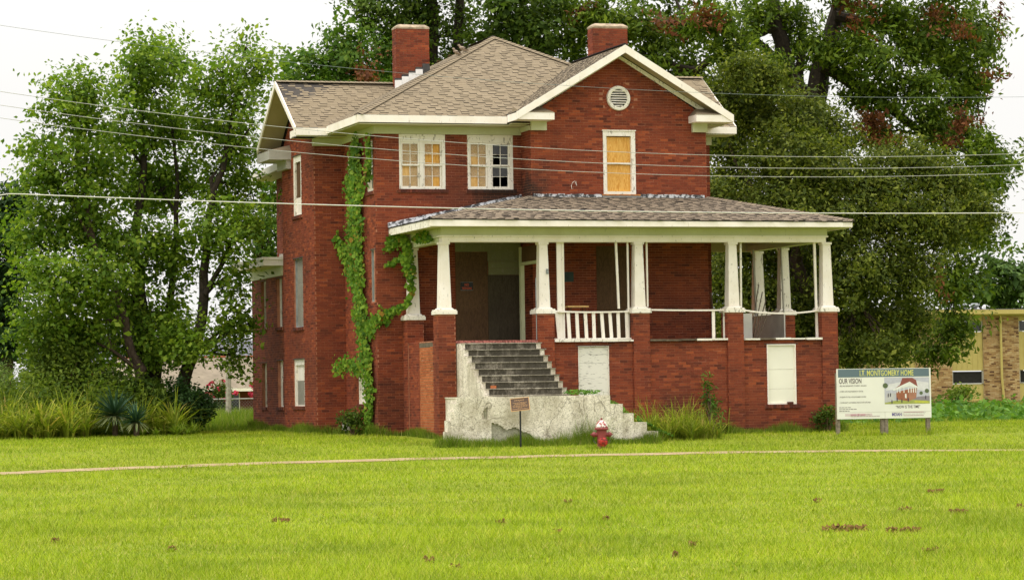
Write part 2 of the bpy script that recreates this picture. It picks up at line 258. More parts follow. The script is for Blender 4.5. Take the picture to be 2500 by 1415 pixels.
TREE={'A': [(-11.82, 81.75, 9.99, 0.74, 0.79), (-12.28, 82.13, 9.34, 0.68, 0.57), (-12.56, 82.52, 10.36, 0.34, 0.46), (-12.99, 82.9, 7.92, 0.92, 0.81), (-11.89, 83.29, 8.05, 0.93, 1.04), (-13.36, 83.67, 6.47, 0.93, 0.93), (-12.13, 84.06, 6.47, 1.05, 1.05), (-12.87, 81.94, 4.88, 1.02, 0.91), (-11.67, 82.33, 4.76, 1.03, 0.91), (-13.23, 82.71, 3.65, 0.8, 0.69), (-12.14, 83.1, 3.41, 1.04, 0.69), (-13.42, 83.48, 8.67, 0.46, 0.35)], 'B': [(-10.4, 83.75, 11.22, 0.81, 0.7), (-10.7, 84.13, 10.38, 0.82, 0.58), (-9.68, 84.52, 11.06, 0.47, 0.7), (-11.16, 84.9, 9.23, 1.06, 0.83), (-10.02, 85.29, 9.48, 0.95, 0.71), (-10.8, 85.67, 7.85, 1.19, 0.95), (-9.77, 86.06, 7.99, 1.08, 0.96), (-10.72, 83.94, 5.97, 1.05, 0.93), (-9.72, 84.33, 5.74, 0.82, 0.94), (-11.19, 84.71, 4.37, 0.94, 0.82), (-10.06, 85.1, 4.13, 0.59, 0.71), (-11.66, 85.48, 3.21, 0.95, 0.71), (-10.42, 85.87, 11.82, 0.36, 0.3)], 'C': [(-7.17, 82.75, 10.88, 0.57, 0.63), (-7.43, 83.13, 11.51, 0.18, 0.28), (-8.17, 83.52, 10.81, 0.58, 0.58), (-7.75, 83.9, 10.02, 0.82, 0.7), (-8.5, 84.29, 9.37, 0.82, 0.82), (-7.77, 84.67, 8.92, 0.59, 0.76), (-8.12, 85.06, 7.77, 1.06, 0.95), (-7.53, 82.94, 6.34, 0.52, 0.69), (-8.32, 83.33, 6.37, 0.81, 0.81), (-7.97, 83.71, 4.75, 0.42, 0.81), (-8.14, 84.1, 3.6, 0.47, 0.53), (-7.89, 84.48, 2.79, 0.31, 0.47), (-7.54, 84.87, 3.73, 0.24, 0.28), (-8.99, 82.75, 3.24, 0.46, 0.57), (-8.83, 83.13, 10.19, 0.35, 0.69), (-9.42, 83.52, 3.38, 0.7, 0.7), (-9.99, 83.9, 3.04, 0.82, 0.58), (-10.79, 84.29, 3.65, 0.7, 0.7)], 'D': [(-18.91, 110.75, 8.08, 0.77, 1.23), (-18.66, 111.13, 9.18, 0.46, 0.77), (-19.22, 111.52, 5.95, 0.77, 1.55), (-19.15, 111.9, 4.1, 0.78, 1.24), (-20.43, 112.29, 7.56, 1.09, 2.34)], 'E': [(-8.29, 99.75, 7.29, 0.62, 0.83), (-8.17, 100.13, 8.43, 0.42, 0.83), (-8.23, 100.52, 6.36, 0.42, 0.42), (-8.54, 100.9, 6.24, 0.42, 0.56)], 'F': [(-6.9, 102.75, 13.03, 0.86, 0.71), (-5.76, 103.13, 13.64, 0.86, 0.72), (-5.22, 103.52, 12.8, 1.01, 0.72), (-7.42, 103.9, 12.37, 0.58, 0.58), (-7.87, 104.29, 12.93, 0.29, 0.43), (-4.39, 104.67, 13.65, 0.58, 0.87), (-6.48, 105.06, 12.4, 1.17, 0.58), (-5.46, 102.94, 14.18, 0.43, 0.43)], 'Fd': [(-5.06, 101.75, 12.68, 0.37, 0.42), (-4.73, 102.13, 12.29, 0.31, 0.21), (-5.31, 102.52, 13.06, 0.2, 0.2)], 'G': [(-4.67, 104.75, 15.27, 0.87, 0.73), (-3.74, 105.13, 14.43, 0.73, 1.17), (-3.37, 105.52, 15.5, 0.88, 0.73), (-2.73, 105.9, 15.1, 0.26, 1.03), (-2.76, 106.29, 13.51, 0.3, 1.03), (-1.71, 106.67, 15.18, 0.47, 1.04), (-1.81, 107.06, 13.73, 0.57, 0.89), (-2.75, 104.94, 16.89, 2.48, 1.02), (-5.27, 105.33, 16.09, 0.73, 0.59), (-4.15, 105.71, 13.02, 0.73, 0.73)], 'H': [(-0.14, 103.75, 15.07, 0.86, 0.86), (0.73, 104.13, 14.67, 0.87, 0.72), (-0.74, 104.52, 13.86, 0.73, 0.73), (1.31, 104.9, 14.03, 0.73, 0.58), (0.28, 105.29, 13.79, 0.88, 0.58), (1.63, 105.67, 15.44, 0.88, 0.73), (2.2, 106.06, 14.0, 0.44, 0.59), (0.61, 103.94, 16.25, 1.3, 0.72), (-1.34, 104.33, 12.68, 0.87, 0.87)], 'I': [(3.06, 104.5, 14.97, 0.87, 0.87), (2.34, 105.27, 14.49, 0.58, 0.58), (4.44, 106.04, 14.85, 1.03, 0.88), (5.34, 106.81, 13.89, 1.04, 0.89), (4.92, 107.58, 13.08, 0.9, 0.6), (6.19, 108.35, 15.12, 1.05, 0.9), (6.81, 109.12, 13.37, 0.91, 0.61), (7.31, 104.88, 14.66, 1.02, 0.87), (8.08, 105.65, 13.71, 0.81, 0.73), (9.06, 106.42, 15.13, 0.74, 0.74), (10.32, 107.19, 15.21, 0.6, 0.74), (10.67, 107.96, 14.09, 0.52, 0.52), (12.81, 108.73, 15.06, 0.91, 0.91), (12.94, 104.5, 13.36, 1.02, 0.87), (13.8, 105.27, 14.91, 1.02, 0.73), (14.77, 106.04, 13.95, 1.18, 0.88), (15.79, 106.81, 14.92, 1.19, 0.89), (16.32, 107.58, 13.51, 1.2, 0.9), (17.21, 108.35, 14.64, 0.75, 1.05), (17.86, 109.12, 14.27, 0.33, 0.55), (14.72, 104.88, 12.2, 1.17, 0.73), (13.35, 105.65, 12.15, 1.03, 0.66), (12.56, 106.42, 12.39, 0.52, 0.74), (16.38, 107.19, 11.89, 0.74, 0.6), (16.96, 107.96, 12.79, 0.67, 0.75), (16.44, 108.73, 10.9, 1.21, 0.76), (16.8, 104.5, 9.79, 0.87, 0.73), (17.65, 105.27, 9.7, 0.51, 0.29), (15.15, 106.04, 11.13, 1.03, 0.66), (13.47, 106.81, 10.78, 0.89, 0.67), (16.97, 107.58, 8.84, 0.9, 0.75), (17.7, 108.35, 9.19, 0.6, 0.6), (16.72, 109.12, 7.43, 1.06, 0.91), (16.81, 104.88, 7.19, 0.58, 0.87), (15.86, 105.65, 5.49, 1.03, 1.03), (15.94, 106.42, 3.74, 0.81, 0.89), (15.29, 107.19, 2.8, 0.6, 0.39), (14.06, 107.96, 3.06, 1.05, 0.54), (12.79, 108.73, 2.71, 0.76, 0.36), (9.29, 104.5, 12.98, 0.73, 0.58), (10.99, 105.27, 13.92, 0.58, 0.58), (12.1, 106.04, 13.55, 0.59, 0.74), (8.75, 106.81, 12.79, 0.74, 0.59), (6.85, 107.58, 12.45, 0.9, 0.45), (5.47, 108.35, 16.95, 2.41, 0.9), (8.55, 109.12, 17.01, 1.82, 0.76), (11.88, 104.88, 16.36, 2.33, 0.87), (15.65, 105.65, 16.41, 2.05, 0.88)], 'Id': [(6.95, 103.8, 14.75, 0.49, 0.35), (5.53, 103.95, 14.43, 0.29, 0.32), (12.23, 104.11, 15.07, 0.26, 0.52), (15.12, 104.26, 14.76, 0.41, 0.23), (16.08, 104.42, 14.32, 0.23, 0.49), (16.11, 104.57, 11.12, 0.29, 0.52), (12.92, 104.72, 11.04, 0.52, 0.8), (13.31, 103.88, 10.23, 0.38, 0.43), (13.77, 104.03, 10.31, 0.26, 0.26), (17.36, 104.18, 14.86, 0.2, 0.14), (16.62, 104.34, 12.7, 0.26, 0.17), (2.89, 104.49, 15.3, 0.41, 0.26), (15.52, 104.65, 10.26, 0.2, 0.2), (15.01, 103.8, 5.28, 0.14, 0.14)], 'J': [(7.47, 96.0, 12.0, 0.53, 0.47), (8.45, 96.62, 11.85, 0.67, 0.6), (6.94, 97.23, 11.26, 0.74, 0.74), (8.27, 97.85, 10.75, 1.09, 0.82), (9.69, 98.46, 10.79, 0.96, 0.75), (10.84, 99.08, 10.14, 0.83, 0.76), (7.43, 99.69, 9.97, 0.97, 0.97), (8.78, 96.31, 9.25, 1.2, 0.94), (10.45, 96.92, 8.74, 1.08, 0.94), (11.86, 97.54, 8.49, 0.95, 0.81), (13.31, 98.15, 9.06, 0.95, 0.75), (14.49, 98.77, 8.54, 0.96, 0.82), (7.65, 99.38, 8.13, 1.1, 0.97), (8.99, 96.0, 7.62, 1.2, 0.93), (10.78, 96.62, 7.09, 1.21, 1.07), (12.62, 97.23, 7.37, 1.22, 1.08), (14.19, 97.85, 7.11, 1.09, 0.95), (15.65, 98.46, 7.4, 0.68, 0.55), (8.29, 99.08, 6.45, 1.1, 0.96), (9.85, 99.69, 5.76, 1.11, 1.11), (11.25, 96.31, 5.32, 1.2, 1.07), (12.94, 96.92, 5.46, 1.08, 1.08), (8.13, 97.54, 4.74, 0.95, 0.95), (9.67, 98.15, 4.06, 0.95, 0.82), (11.65, 98.77, 3.91, 1.1, 0.96), (13.24, 99.38, 3.9, 0.83, 0.76), (11.97, 96.0, 2.96, 0.8, 0.4), (10.83, 96.62, 2.79, 0.67, 0.4), (7.68, 97.23, 3.66, 0.81, 0.81), (9.21, 97.85, 2.97, 0.82, 0.68), (7.05, 98.46, 5.2, 0.62, 0.82), (7.14, 99.08, 3.98, 0.62, 0.55), (7.02, 99.69, 6.5, 0.55, 0.69), (6.68, 96.31, 7.94, 0.54, 0.67)], 'K': [(24.62, 148.75, 7.47, 1.03, 1.03), (25.7, 149.13, 6.64, 0.83, 1.04), (23.69, 149.52, 6.69, 0.83, 0.83), (24.98, 149.9, 5.95, 1.25, 0.52), (27.15, 150.29, 6.87, 1.25, 1.25), (23.02, 150.67, 6.32, 0.84, 0.63)]}
LIMB={'A': [[(-10.6, 83.5, 1.19, 0.16), (-10.64, 83.5, 2.47, 0.14), (-11.03, 83.5, 3.87, 0.11), (-11.82, 83.5, 5.97, 0.09), (-12.15, 83.5, 8.3, 0.06), (-12.25, 83.5, 10.05, 0.02)], [(-11.01, 83.3, 3.86, 0.06), (-12.16, 83.3, 4.34, 0.05), (-13.08, 83.3, 4.93, 0.02)]], 'B': [[(-10.53, 85.0, 1.18, 0.24), (-10.51, 85.0, 2.48, 0.22), (-10.64, 85.0, 4.13, 0.18), (-10.85, 85.0, 6.03, 0.14), (-10.65, 85.0, 8.4, 0.1), (-10.53, 85.0, 11.36, 0.03)], [(-10.82, 84.8, 1.19, 0.14), (-10.77, 84.8, 3.07, 0.12), (-10.9, 84.8, 4.84, 0.1), (-11.77, 84.8, 6.51, 0.04)], [(-10.25, 85.2, 1.18, 0.14), (-10.21, 85.2, 2.71, 0.13), (-9.77, 85.2, 4.84, 0.1), (-9.68, 85.2, 6.97, 0.07), (-9.88, 85.2, 10.18, 0.03)]], 'C': [[(-9.62, 84.0, 0.94, 0.22), (-9.49, 84.0, 1.75, 0.2), (-9.07, 84.0, 2.91, 0.17), (-8.76, 84.0, 4.54, 0.14), (-8.62, 84.0, 6.41, 0.11), (-8.19, 84.0, 8.28, 0.08), (-7.63, 84.0, 10.62, 0.03)], [(-8.74, 83.8, 4.54, 0.08), (-8.02, 83.8, 5.93, 0.06), (-7.31, 83.8, 6.61, 0.03)], [(-8.62, 84.0, 6.41, 0.08), (-8.48, 84.0, 7.93, 0.06), (-7.3, 84.0, 9.44, 0.02)]], 'D': [[(-19.34, 112.0, 1.31, 0.3), (-19.31, 112.0, 4.41, 0.25), (-19.2, 112.0, 8.15, 0.08)]], 'E': [[(-8.4, 101.0, 1.19, 0.15), (-8.35, 101.0, 5.4, 0.12), (-8.31, 101.0, 8.21, 0.03)]], 'F': [[(-6.26, 104.0, 1.86, 0.25), (-6.16, 104.0, 9.82, 0.2), (-5.97, 104.0, 12.72, 0.12), (-5.66, 104.0, 14.17, 0.04)], [(-6.06, 104.0, 11.27, 0.1), (-6.99, 104.0, 12.74, 0.03)], [(-6.06, 104.0, 11.27, 0.1), (-4.95, 104.0, 13.0, 0.03)]], 'G': [[(-2.85, 106.0, 1.81, 0.35), (-2.73, 106.0, 9.92, 0.3), (-2.75, 106.0, 13.63, 0.25), (-2.7, 106.0, 17.04, 0.15)], [(-2.72, 106.3, 9.65, 0.25), (-1.81, 106.3, 12.9, 0.22), (-1.67, 106.3, 17.07, 0.14)], [(-2.71, 105.8, 11.38, 0.12), (-3.77, 105.8, 14.51, 0.08), (-4.56, 105.8, 15.56, 0.03)]], 'H': [[(0.09, 105.0, 1.77, 0.3), (0.22, 105.0, 9.8, 0.25), (0.35, 105.0, 13.46, 0.15), (0.61, 105.0, 16.55, 0.05)], [(0.29, 105.0, 12.73, 0.08), (-0.59, 105.0, 14.21, 0.03)], [(0.29, 105.0, 12.73, 0.08), (1.46, 105.0, 14.77, 0.03)]], 'I': [[(10.86, 107.0, 1.6, 0.75), (10.96, 107.0, 6.81, 0.65), (10.81, 107.0, 10.84, 0.6), (10.61, 107.0, 12.04, 0.5), (10.18, 107.0, 13.09, 0.34), (9.77, 107.0, 14.89, 0.26), (9.44, 107.0, 17.0, 0.18)], [(10.81, 107.0, 10.84, 0.5), (11.1, 107.0, 12.03, 0.42), (11.46, 107.0, 13.52, 0.34), (11.94, 107.0, 15.31, 0.27), (12.2, 107.0, 17.1, 0.2)], [(10.7, 107.5, 11.93, 0.22), (10.61, 107.5, 13.14, 0.18), (10.87, 107.5, 14.94, 0.1)], [(9.65, 106.5, 14.83, 0.2), (8.3, 106.5, 14.11, 0.16), (6.8, 106.5, 13.24, 0.12), (4.73, 106.5, 13.86, 0.04)], [(11.4, 106.5, 13.31, 0.25), (13.02, 106.5, 12.39, 0.2), (14.91, 106.5, 10.73, 0.14), (16.82, 106.5, 9.96, 0.04)], [(11.89, 106.6, 15.11, 0.2), (13.52, 106.6, 14.78, 0.14), (15.75, 106.6, 14.75, 0.05)], [(10.16, 106.7, 13.06, 0.18), (8.92, 106.7, 14.42, 0.14), (6.55, 106.7, 14.9, 0.1), (3.57, 106.7, 15.1, 0.03)], [(10.94, 106.4, 9.0, 0.25), (13.37, 106.4, 8.52, 0.2), (16.01, 106.4, 7.29, 0.14), (16.12, 106.4, 5.22, 0.05)]], 'J': [[(9.65, 98.5, 1.47, 0.3), (9.72, 98.5, 5.02, 0.25), (9.5, 98.5, 7.77, 0.2), (8.99, 98.5, 9.84, 0.12), (8.34, 98.5, 11.64, 0.03)], [(9.72, 98.5, 5.02, 0.18), (11.68, 98.5, 7.05, 0.14), (13.9, 98.5, 8.66, 0.04)], [(9.61, 98.5, 6.4, 0.14), (8.27, 98.5, 8.06, 0.1), (7.34, 98.5, 9.86, 0.03)], [(9.71, 98.5, 4.34, 0.14), (11.5, 98.5, 5.0, 0.1), (13.14, 98.5, 4.97, 0.04)]], 'K': [[(24.69, 150.0, 1.27, 0.3), (24.76, 150.0, 4.6, 0.25), (24.94, 150.0, 7.94, 0.06)], [(25.73, 150.0, 1.25, 0.2), (25.85, 150.0, 6.67, 0.05)]]}
CLOD=[(-2.89, 36.35, 0.03, 0.23), (3.57, 32.2, 0.02, 0.49), (4.04, 31.7, 0.02, 0.13), (4.23, 31.65, 0.02, 0.22), (6.09, 42.8, 0.04, 0.23), (5.39, 35.95, 0.03, 0.22), (3.9, 27.85, 0.0, 0.15), (-5.01, 32.15, 0.02, 0.08), (-3.51, 30.15, 0.02, 0.08), (-0.8, 27.35, 0.01, 0.08), (-0.54, 26.35, 0.0, 0.09), (0.45, 32.6, 0.02, 0.11), (0.73, 41.0, 0.04, 0.1), (-0.18, 35.05, 0.03, 0.11), (-6.95, 62.25, 0.12, 0.14), (1.76, 29.5, 0.01, 0.09), (4.86, 36.85, 0.03, 0.15), (4.08, 39.9, 0.04, 0.1), (6.37, 37.3, 0.03, 0.1), (1.5, 27.75, 0.01, 0.06), (1.09, 35.6, 0.03, 0.07)]
# ------------------------------------------------------------------ geometry helpers
class MB:
    def __init__(s): s.v = []; s.f = []; s.m = []
    def add(s, vs, fs, m=0):
        o = len(s.v); s.v += [tuple(p) for p in vs]; s.f += [tuple(i + o for i in f) for f in fs]; s.m += [m]*len(fs)
    def box(s, a, b, m=0):
        x0, y0, z0 = (min(a[i], b[i]) for i in range(3)); x1, y1, z1 = (max(a[i], b[i]) for i in range(3))
        s.add([(x0,y0,z0),(x1,y0,z0),(x1,y1,z0),(x0,y1,z0),(x0,y0,z1),(x1,y0,z1),(x1,y1,z1),(x0,y1,z1)],
              [(0,3,2,1),(4,5,6,7),(0,1,5,4),(1,2,6,5),(2,3,7,6),(3,0,4,7)], m)
    def hexa(s, bot, top, m=0):
        n = len(bot); s.add(list(bot) + list(top), [tuple(range(n))[::-1], tuple(range(n, 2*n))] + [(i, (i+1) % n, n+(i+1) % n, n+i) for i in range(n)], m)
    def prism(s, poly, d, m=0):
        d = Vector(d); s.hexa([Vector(p) for p in poly], [Vector(p) + d for p in poly], m)
    def tube(s, pts, rad, n=6, m=0, cap=True):
        P = [Vector(p) for p in pts]; k = len(P); o = len(s.v)
        if not hasattr(rad, '__len__'): rad = [rad]*k
        for i in range(k):
            d = (P[min(i+1, k-1)] - P[max(i-1, 0)]).normalized()
            a = d.cross(Vector((0, 0, 1)) if abs(d.z) < 0.9 else Vector((1, 0, 0))).normalized(); b = d.cross(a)
            for j in range(n):
                t_ = 2*math.pi*j/n; s.v.append(tuple(P[i] + (a*math.cos(t_) + b*math.sin(t_))*rad[i]))
        for i in range(k-1):
            for j in range(n):
                s.f.append((o+i*n+j, o+i*n+(j+1) % n, o+(i+1)*n+(j+1) % n, o+(i+1)*n+j)); s.m.append(m)
        if cap:
            s.f += [tuple(o+j for j in range(n))[::-1], tuple(o+(k-1)*n+j for j in range(n))]; s.m += [m, m]
    def lathe(s, prof, c=(0,0,0), n=20, m=0, axis='z'):
        pts = []
        for r, h in prof:
            for j in range(n):
                t_ = 2*math.pi*j/n; x, y, z = r*math.cos(t_), r*math.sin(t_), h
                if axis == 'y': x, y, z = x, -z, y
                if axis == 'x': x, y, z = z, x, y
                pts.append((x+c[0], y+c[1], z+c[2]))
        k = len(prof)
        fs = [(i*n+j, i*n+(j+1) % n, (i+1)*n+(j+1) % n, (i+1)*n+j) for i in range(k-1) for j in range(n)]
        fs += [tuple(range(n))[::-1], tuple((k-1)*n+j for j in range(n))]
        s.add(pts, fs, m)
    def mesh(s, name):
        me = bpy.data.meshes.new(name); me.from_pydata(s.v, [], s.f)
        if any(s.m): me.polygons.foreach_set('material_index', s.m)
        me.update(); return me

def tag(o, label=None, cat=None, group=None, kind=None):
    if label: o['label'] = label
    if cat: o['category'] = cat
    if group: o['group'] = group
    if kind: o['kind'] = kind
    return o
def link(name, me, mats, parent=None, smooth=False, **kw):
    if isinstance(me, MB): me = me.mesh(name)
    if not isinstance(mats, (list, tuple)): mats = [mats]
    if not me.materials:
        for m in mats: me.materials.append(MT[m] if isinstance(m, str) else m)
    if smooth: me.polygons.foreach_set('use_smooth', [True]*len(me.polygons))
    o = bpy.data.objects.new(name, me); COL.objects.link(o)
    if parent: o.parent = parent
    return tag(o, **kw)
def empty(name, loc=(0,0,0), rz=0, **kw):
    o = bpy.data.objects.new(name, None); o.empty_display_size = 0.2; COL.objects.link(o)
    o.location = loc; o.rotation_euler = (0, 0, rz); return tag(o, **kw)
def fast_mesh(name, V, nper):
    """V: (N*nper,3) array, every nper points one polygon."""
    me = bpy.data.meshes.new(name); n = len(V); k = n//nper
    me.vertices.add(n); me.vertices.foreach_set('co', np.ascontiguousarray(V, dtype=np.float32).ravel())
    me.loops.add(n); me.loops.foreach_set('vertex_index', np.arange(n, dtype=np.int32))
    me.polygons.add(k); me.polygons.foreach_set('loop_start', np.arange(0, n, nper, dtype=np.int32))
    try: me.polygons.foreach_set('loop_total', np.full(k, nper, dtype=np.int32))
    except Exception: pass
    me.update(calc_edges=True); return me
def unit(a): return a/np.maximum(np.linalg.norm(a, axis=1, keepdims=True), 1e-6)
def leaf_quads(C, size, up=0.5, out=None, outw=0.4, wid=0.5, droop=0.3, rng=RNG, jit=0.7):
    n = len(C); nr = rng.normal(size=(n, 3))*jit; nr[:, 2] += up
    if out is not None: nr += out*outw
    nr = unit(nr); d = rng.normal(size=(n, 3)); d[:, 2] -= droop
    d = unit(d - nr*(d*nr).sum(1, keepdims=True)); sd_ = np.cross(nr, d)
    L = (size*np.exp(rng.normal(size=n)*.3))[:, None]
    V = np.empty((n, 4, 3)); V[:, 0] = C - d*L*0.5; V[:, 1] = C + sd_*L*wid*0.5 - d*L*0.08 + nr*L*0.08
    V[:, 2] = C + d*L*0.5 - nr*L*0.06; V[:, 3] = C - sd_*L*wid*0.5 - d*L*0.08 + nr*L*0.08
    return V.reshape(-1, 3)
def grass_tris(P, h, w, lean=0.5, rng=RNG):
    n = len(P); a = rng.uniform(0, 2*math.pi, n); dx = np.stack([np.cos(a), np.sin(a), np.zeros(n)], 1)
    b = rng.uniform(0, 2*math.pi, n); ln = np.stack([np.cos(b), np.sin(b), np.zeros(n)], 1)
    h = (h*rng.uniform(0.5, 1.25, n))[:, None]; w = (w*rng.uniform(0.7, 1.3, n))[:, None]
    V = np.empty((n, 3, 3)); V[:, 0] = P - dx*w/2; V[:, 1] = P + dx*w/2
    V[:, 2] = P + ln*h*(lean*rng.uniform(0.2, 1.4, n))[:, None]; V[:, 2, 2] += h[:, 0]
    return V.reshape(-1, 3)

VV = [-200,-48,-30,-15,-8,-4.5,-3.5,0,3,10,45,60,400]
ZZ = [-.1,0,.05,.12,.17,.29,.38,.5,.56,.62,.95,1.0,1.0]
def to_uv(X, Y):
    c, s = math.cos(TH), math.sin(TH); dx, dy = X - OX, Y - OY
    return c*dx + s*dy, -s*dx + c*dy
def gz(X, Y):
    X = np.asarray(X, float); Y = np.asarray(Y, float)
    u, v = to_uv(X, Y); z = np.interp(v, VV, ZZ)
    return z - np.where((v > -20) & (v < -3), 0.0012*np.minimum(np.maximum(0, np.abs(u) - 2), 14)**2*np.maximum(0, 1 - np.abs(v + 8)/8), 0)

# ------------------------------------------------------------------ ground
gx = np.concatenate([np.arange(-400, -40, 40), np.arange(-40, 40, 1.0), np.arange(40, 401, 40)])
gy = np.concatenate([[-20.0, 0], np.arange(10, 100, 1.0), np.arange(100, 160, 5), np.arange(160, 1200, 80)])
GX, GY = np.meshgrid(gx, gy); GZ = gz(GX, GY)
g = MB(); nx = len(gx)
g.v = [tuple(p) for p in np.stack([GX.ravel(), GY.ravel(), GZ.ravel()], 1)]
g.f = [(j*nx+i, j*nx+i+1, (j+1)*nx+i+1, (j+1)*nx+i) for j in range(len(gy)-1) for i in range(nx-1)]; g.m = [0]*len(g.f)
link('ground', g, 'ground', smooth=True, kind='structure')

WALK0, WALK1 = -8.55, -7.4
pv = MB(); us = np.arange(-40, 46, 0.5)
for i, u in enumerate(us):
    e = 0.12*math.sin(u*1.7) + 0.09*math.sin(u*4.1 + 1)
    for v in (WALK0 + e, WALK1 + 0.5*e):
        p = hw(u, v); pv.v.append((p.x, p.y, float(gz(p.x, p.y)) + 0.012))
for i in range(len(us)-1): pv.f.append((2*i, 2*i+2, 2*i+3, 2*i+1)); pv.m.append(0)
link('footpath', pv, 'walk', kind='structure')

# ------------------------------------------------------------------ the house
HOUSE = empty('brick_house', (OX, OY, 0), TH, label='derelict two-storey red brick house with a white columned porch and boarded windows', cat='house')
BR = 0.0677; BL = 0.2032; BP = 0.2132
BRICKW = MB(); CAND = []      # every brick of the house that is not an object of its own
def wbox(mb, Wl, a0, a1, z0, z1, d0, d1, m=0):
    ax, pl, sg = Wl
    if ax == 'u': mb.box((a0, pl + sg*d0, z0), (a1, pl + sg*d1, z1), m)
    else: mb.box((pl + sg*d0, a0, z0), (pl + sg*d1, a1, z1), m)
def wall_core(mb, Wl, a0, a1, z0, z1, holes=(), th=0.22):
    A = sorted({a0, a1} | {min(max(x, a0), a1) for h in holes for x in h[:2]}); Z = sorted({z0, z1} | {min(max(x, z0), z1) for h in holes for x in h[2:]})
    for i in range(len(A)-1):
        for j in range(len(Z)-1):
            ca, cz = (A[i]+A[i+1])/2, (Z[j]+Z[j+1])/2
            if any(h[0] < ca < h[1] and h[2] < cz < h[3] for h in holes): continue
            wbox(mb, Wl, A[i], A[i+1], Z[j], Z[j+1], -th, 0)
def bricks(Wl, a0, a1, z0, z1, holes=(), clip=None, own=False, out=None, skip=None, proud=0.007):
    out = out if out is not None else BRICKW
    n = int(math.ceil((z1 - z0)/BR - 0.2)); base = round(z0/BR)
    for i in range(n):
        zb = z0 + i*BR; zt = min(zb + BR - 0.0095, z1); zc = (zb + zt)/2
        if zt - zb < 0.02: continue
        iv = [clip(zc)] if clip else [(a0, a1)]
        for h in holes:
            if h[2] - 0.01 < zc < h[3] + 0.01:
                nv = []
                for p, q in iv:
                    if h[1] <= p or h[0] >= q: nv.append((p, q)); continue
                    if h[0] - p > 0.03: nv.append((p, h[0]))
                    if q - h[1] > 0.03: nv.append((h[1], q))
                iv = nv
        off = ((base + i) % 2)*BP/2 + random.uniform(-0.008, 0.008)
        for p, q in iv:
            k = math.floor((p - off)/BP)
            while k*BP + off < q:
                s0, s1 = k*BP + off, k*BP + off + BL; k += 1
                b0, b1 = max(s0, p), min(s1, q)
                if b1 - b0 < 0.025: continue
                if skip and skip((b0 + b1)/2, zc): continue
                d = proud + random.uniform(-0.002, 0.004)
                if random.random() < 0.012: d = 0.001
                if own and b1 - b0 > BL - 0.004 and zt - zb > 0.055: CAND.append((Wl, (b0+b1)/2, zc, d)); continue
                wbox(out, Wl, b0, b1, zb, zt, -0.004, d)
def wall(name, Wl, a0, a1, z0, z1, holes=(), th=0.22, clip=None, own=False, brick=True, bz0=None, bz1=None, skip=None, ba0=None, ba1=None):
    mb = MB(); wall_core(mb, Wl, a0, a1, z0, z1, holes, th)
    o = link(name, mb, 'mortar', HOUSE)
    if brick: bricks(Wl, a0 if ba0 is None else ba0, a1 if ba1 is None else ba1, bz0 or z0, bz1 or z1, holes, clip, own, skip=skip)
    return o

ZG = 0.1
WF  = ('u', 3.40, -1); WFL = ('v', -0.68, -1); WE = ('u', 6.71, -1); WEL = ('v', -1.52, -1); WA = ('v', -1.35, -1)
WD = ('u', 2.54, -1); WDL = ('v', 3.31, -1); WR = ('v', 8.21, 1)
hF = [(-.03,1.22,6.97,8.40), (1.83,3.08,6.97,8.40)]
wall('wall', WF, -.68, 3.31, ZG, 8.62, hF)
hFL = [(3.55,4.20,6.93,8.25), (5.55,6.25,6.50,8.05), (3.52,3.92,4.05,5.40), (4.65,5.40,1.39,2.34)]
wall('wall', WFL, 3.62, 6.71, ZG, 8.62, hFL, ba0=3.40)
wall('wall', WE, -1.52, -.68, ZG, 8.62)
hEL = [(8.15,9.15,6.60,8.25), (8.10,9.20,3.52,5.42), (8.05,9.35,1.35,2.64)]
wall('wall', WEL, 6.93, 10.48, ZG, 8.62, hEL, ba0=6.71)
hA = [(13.5,14.15,3.6,5.0), (13.5,14.15,1.33,2.62), (11.4,12.1,1.33,2.65), (11.4,12.1,3.6,5.0)]
wall('wall', WA, 10.48, 15.4, ZG, 5.22, hA)
wall('wall', WFL, 10.48, 14.9, 5.2, 8.62)
# gable of the left wing
mb = MB(); mb.prism([(-1.52, 6.71, 8.62), (-1.52, 10.28, 8.62), (-1.52, 8.5, 9.98)], (0.2, 0, 0)); link('gable_wall', mb, 'mortar', HOUSE)
bricks(WEL, 6.71, 10.28, 8.63, 9.95, clip=lambda z: (6.71 + (z - 8.62)*1.31, 10.28 - (z - 8.62)*1.31))
# front gabled block
hD = [(5.30,6.20,6.80,8.47), (5.06,6.00,2.95,5.44)]
VENT = (5.755, 9.34)
wall('wall', WD, 3.31, 8.21, 2.6, 8.88, hD)
mb = MB(); mb.prism([(3.31, 2.54, 8.88), (8.21, 2.54, 8.88), (5.76, 2.54, 10.42)], (0, 0.2, 0)); link('gable_wall', mb, 'mortar', HOUSE)
bricks(WD, 3.31, 8.21, 8.88, 10.36, clip=lambda z: (3.31 + (z - 8.88)*1.59, 8.21 - (z - 8.88)*1.59), skip=lambda a, z: math.hypot(a - VENT[0], z - VENT[1]) < 0.44)
wall('wall', WDL, 2.76, 3.40, 2.6, 8.88, ba0=2.54)
wall('wall', WR, 2.76, 4.2, 2.6, 8.62, ba0=2.54)
wall('wall', ('u', 4.2, -1), 8.21, 8.95, 2.6, 8.62)
wall('wall', ('v', 8.95, 1), 4.42, 7.9, 0.2, 8.62, brick=False)
wall('wall', ('v', 8.21, 1), 7.9, 14.9, 0.2, 8.62, brick=False)
wall('wall', ('u', 14.9, 1), -.68, 8.21, 0.2, 8.62, brick=False)
wall('wall', ('u', 15.4, 1), -1.35, 2, 0.2, 5.22, brick=False)
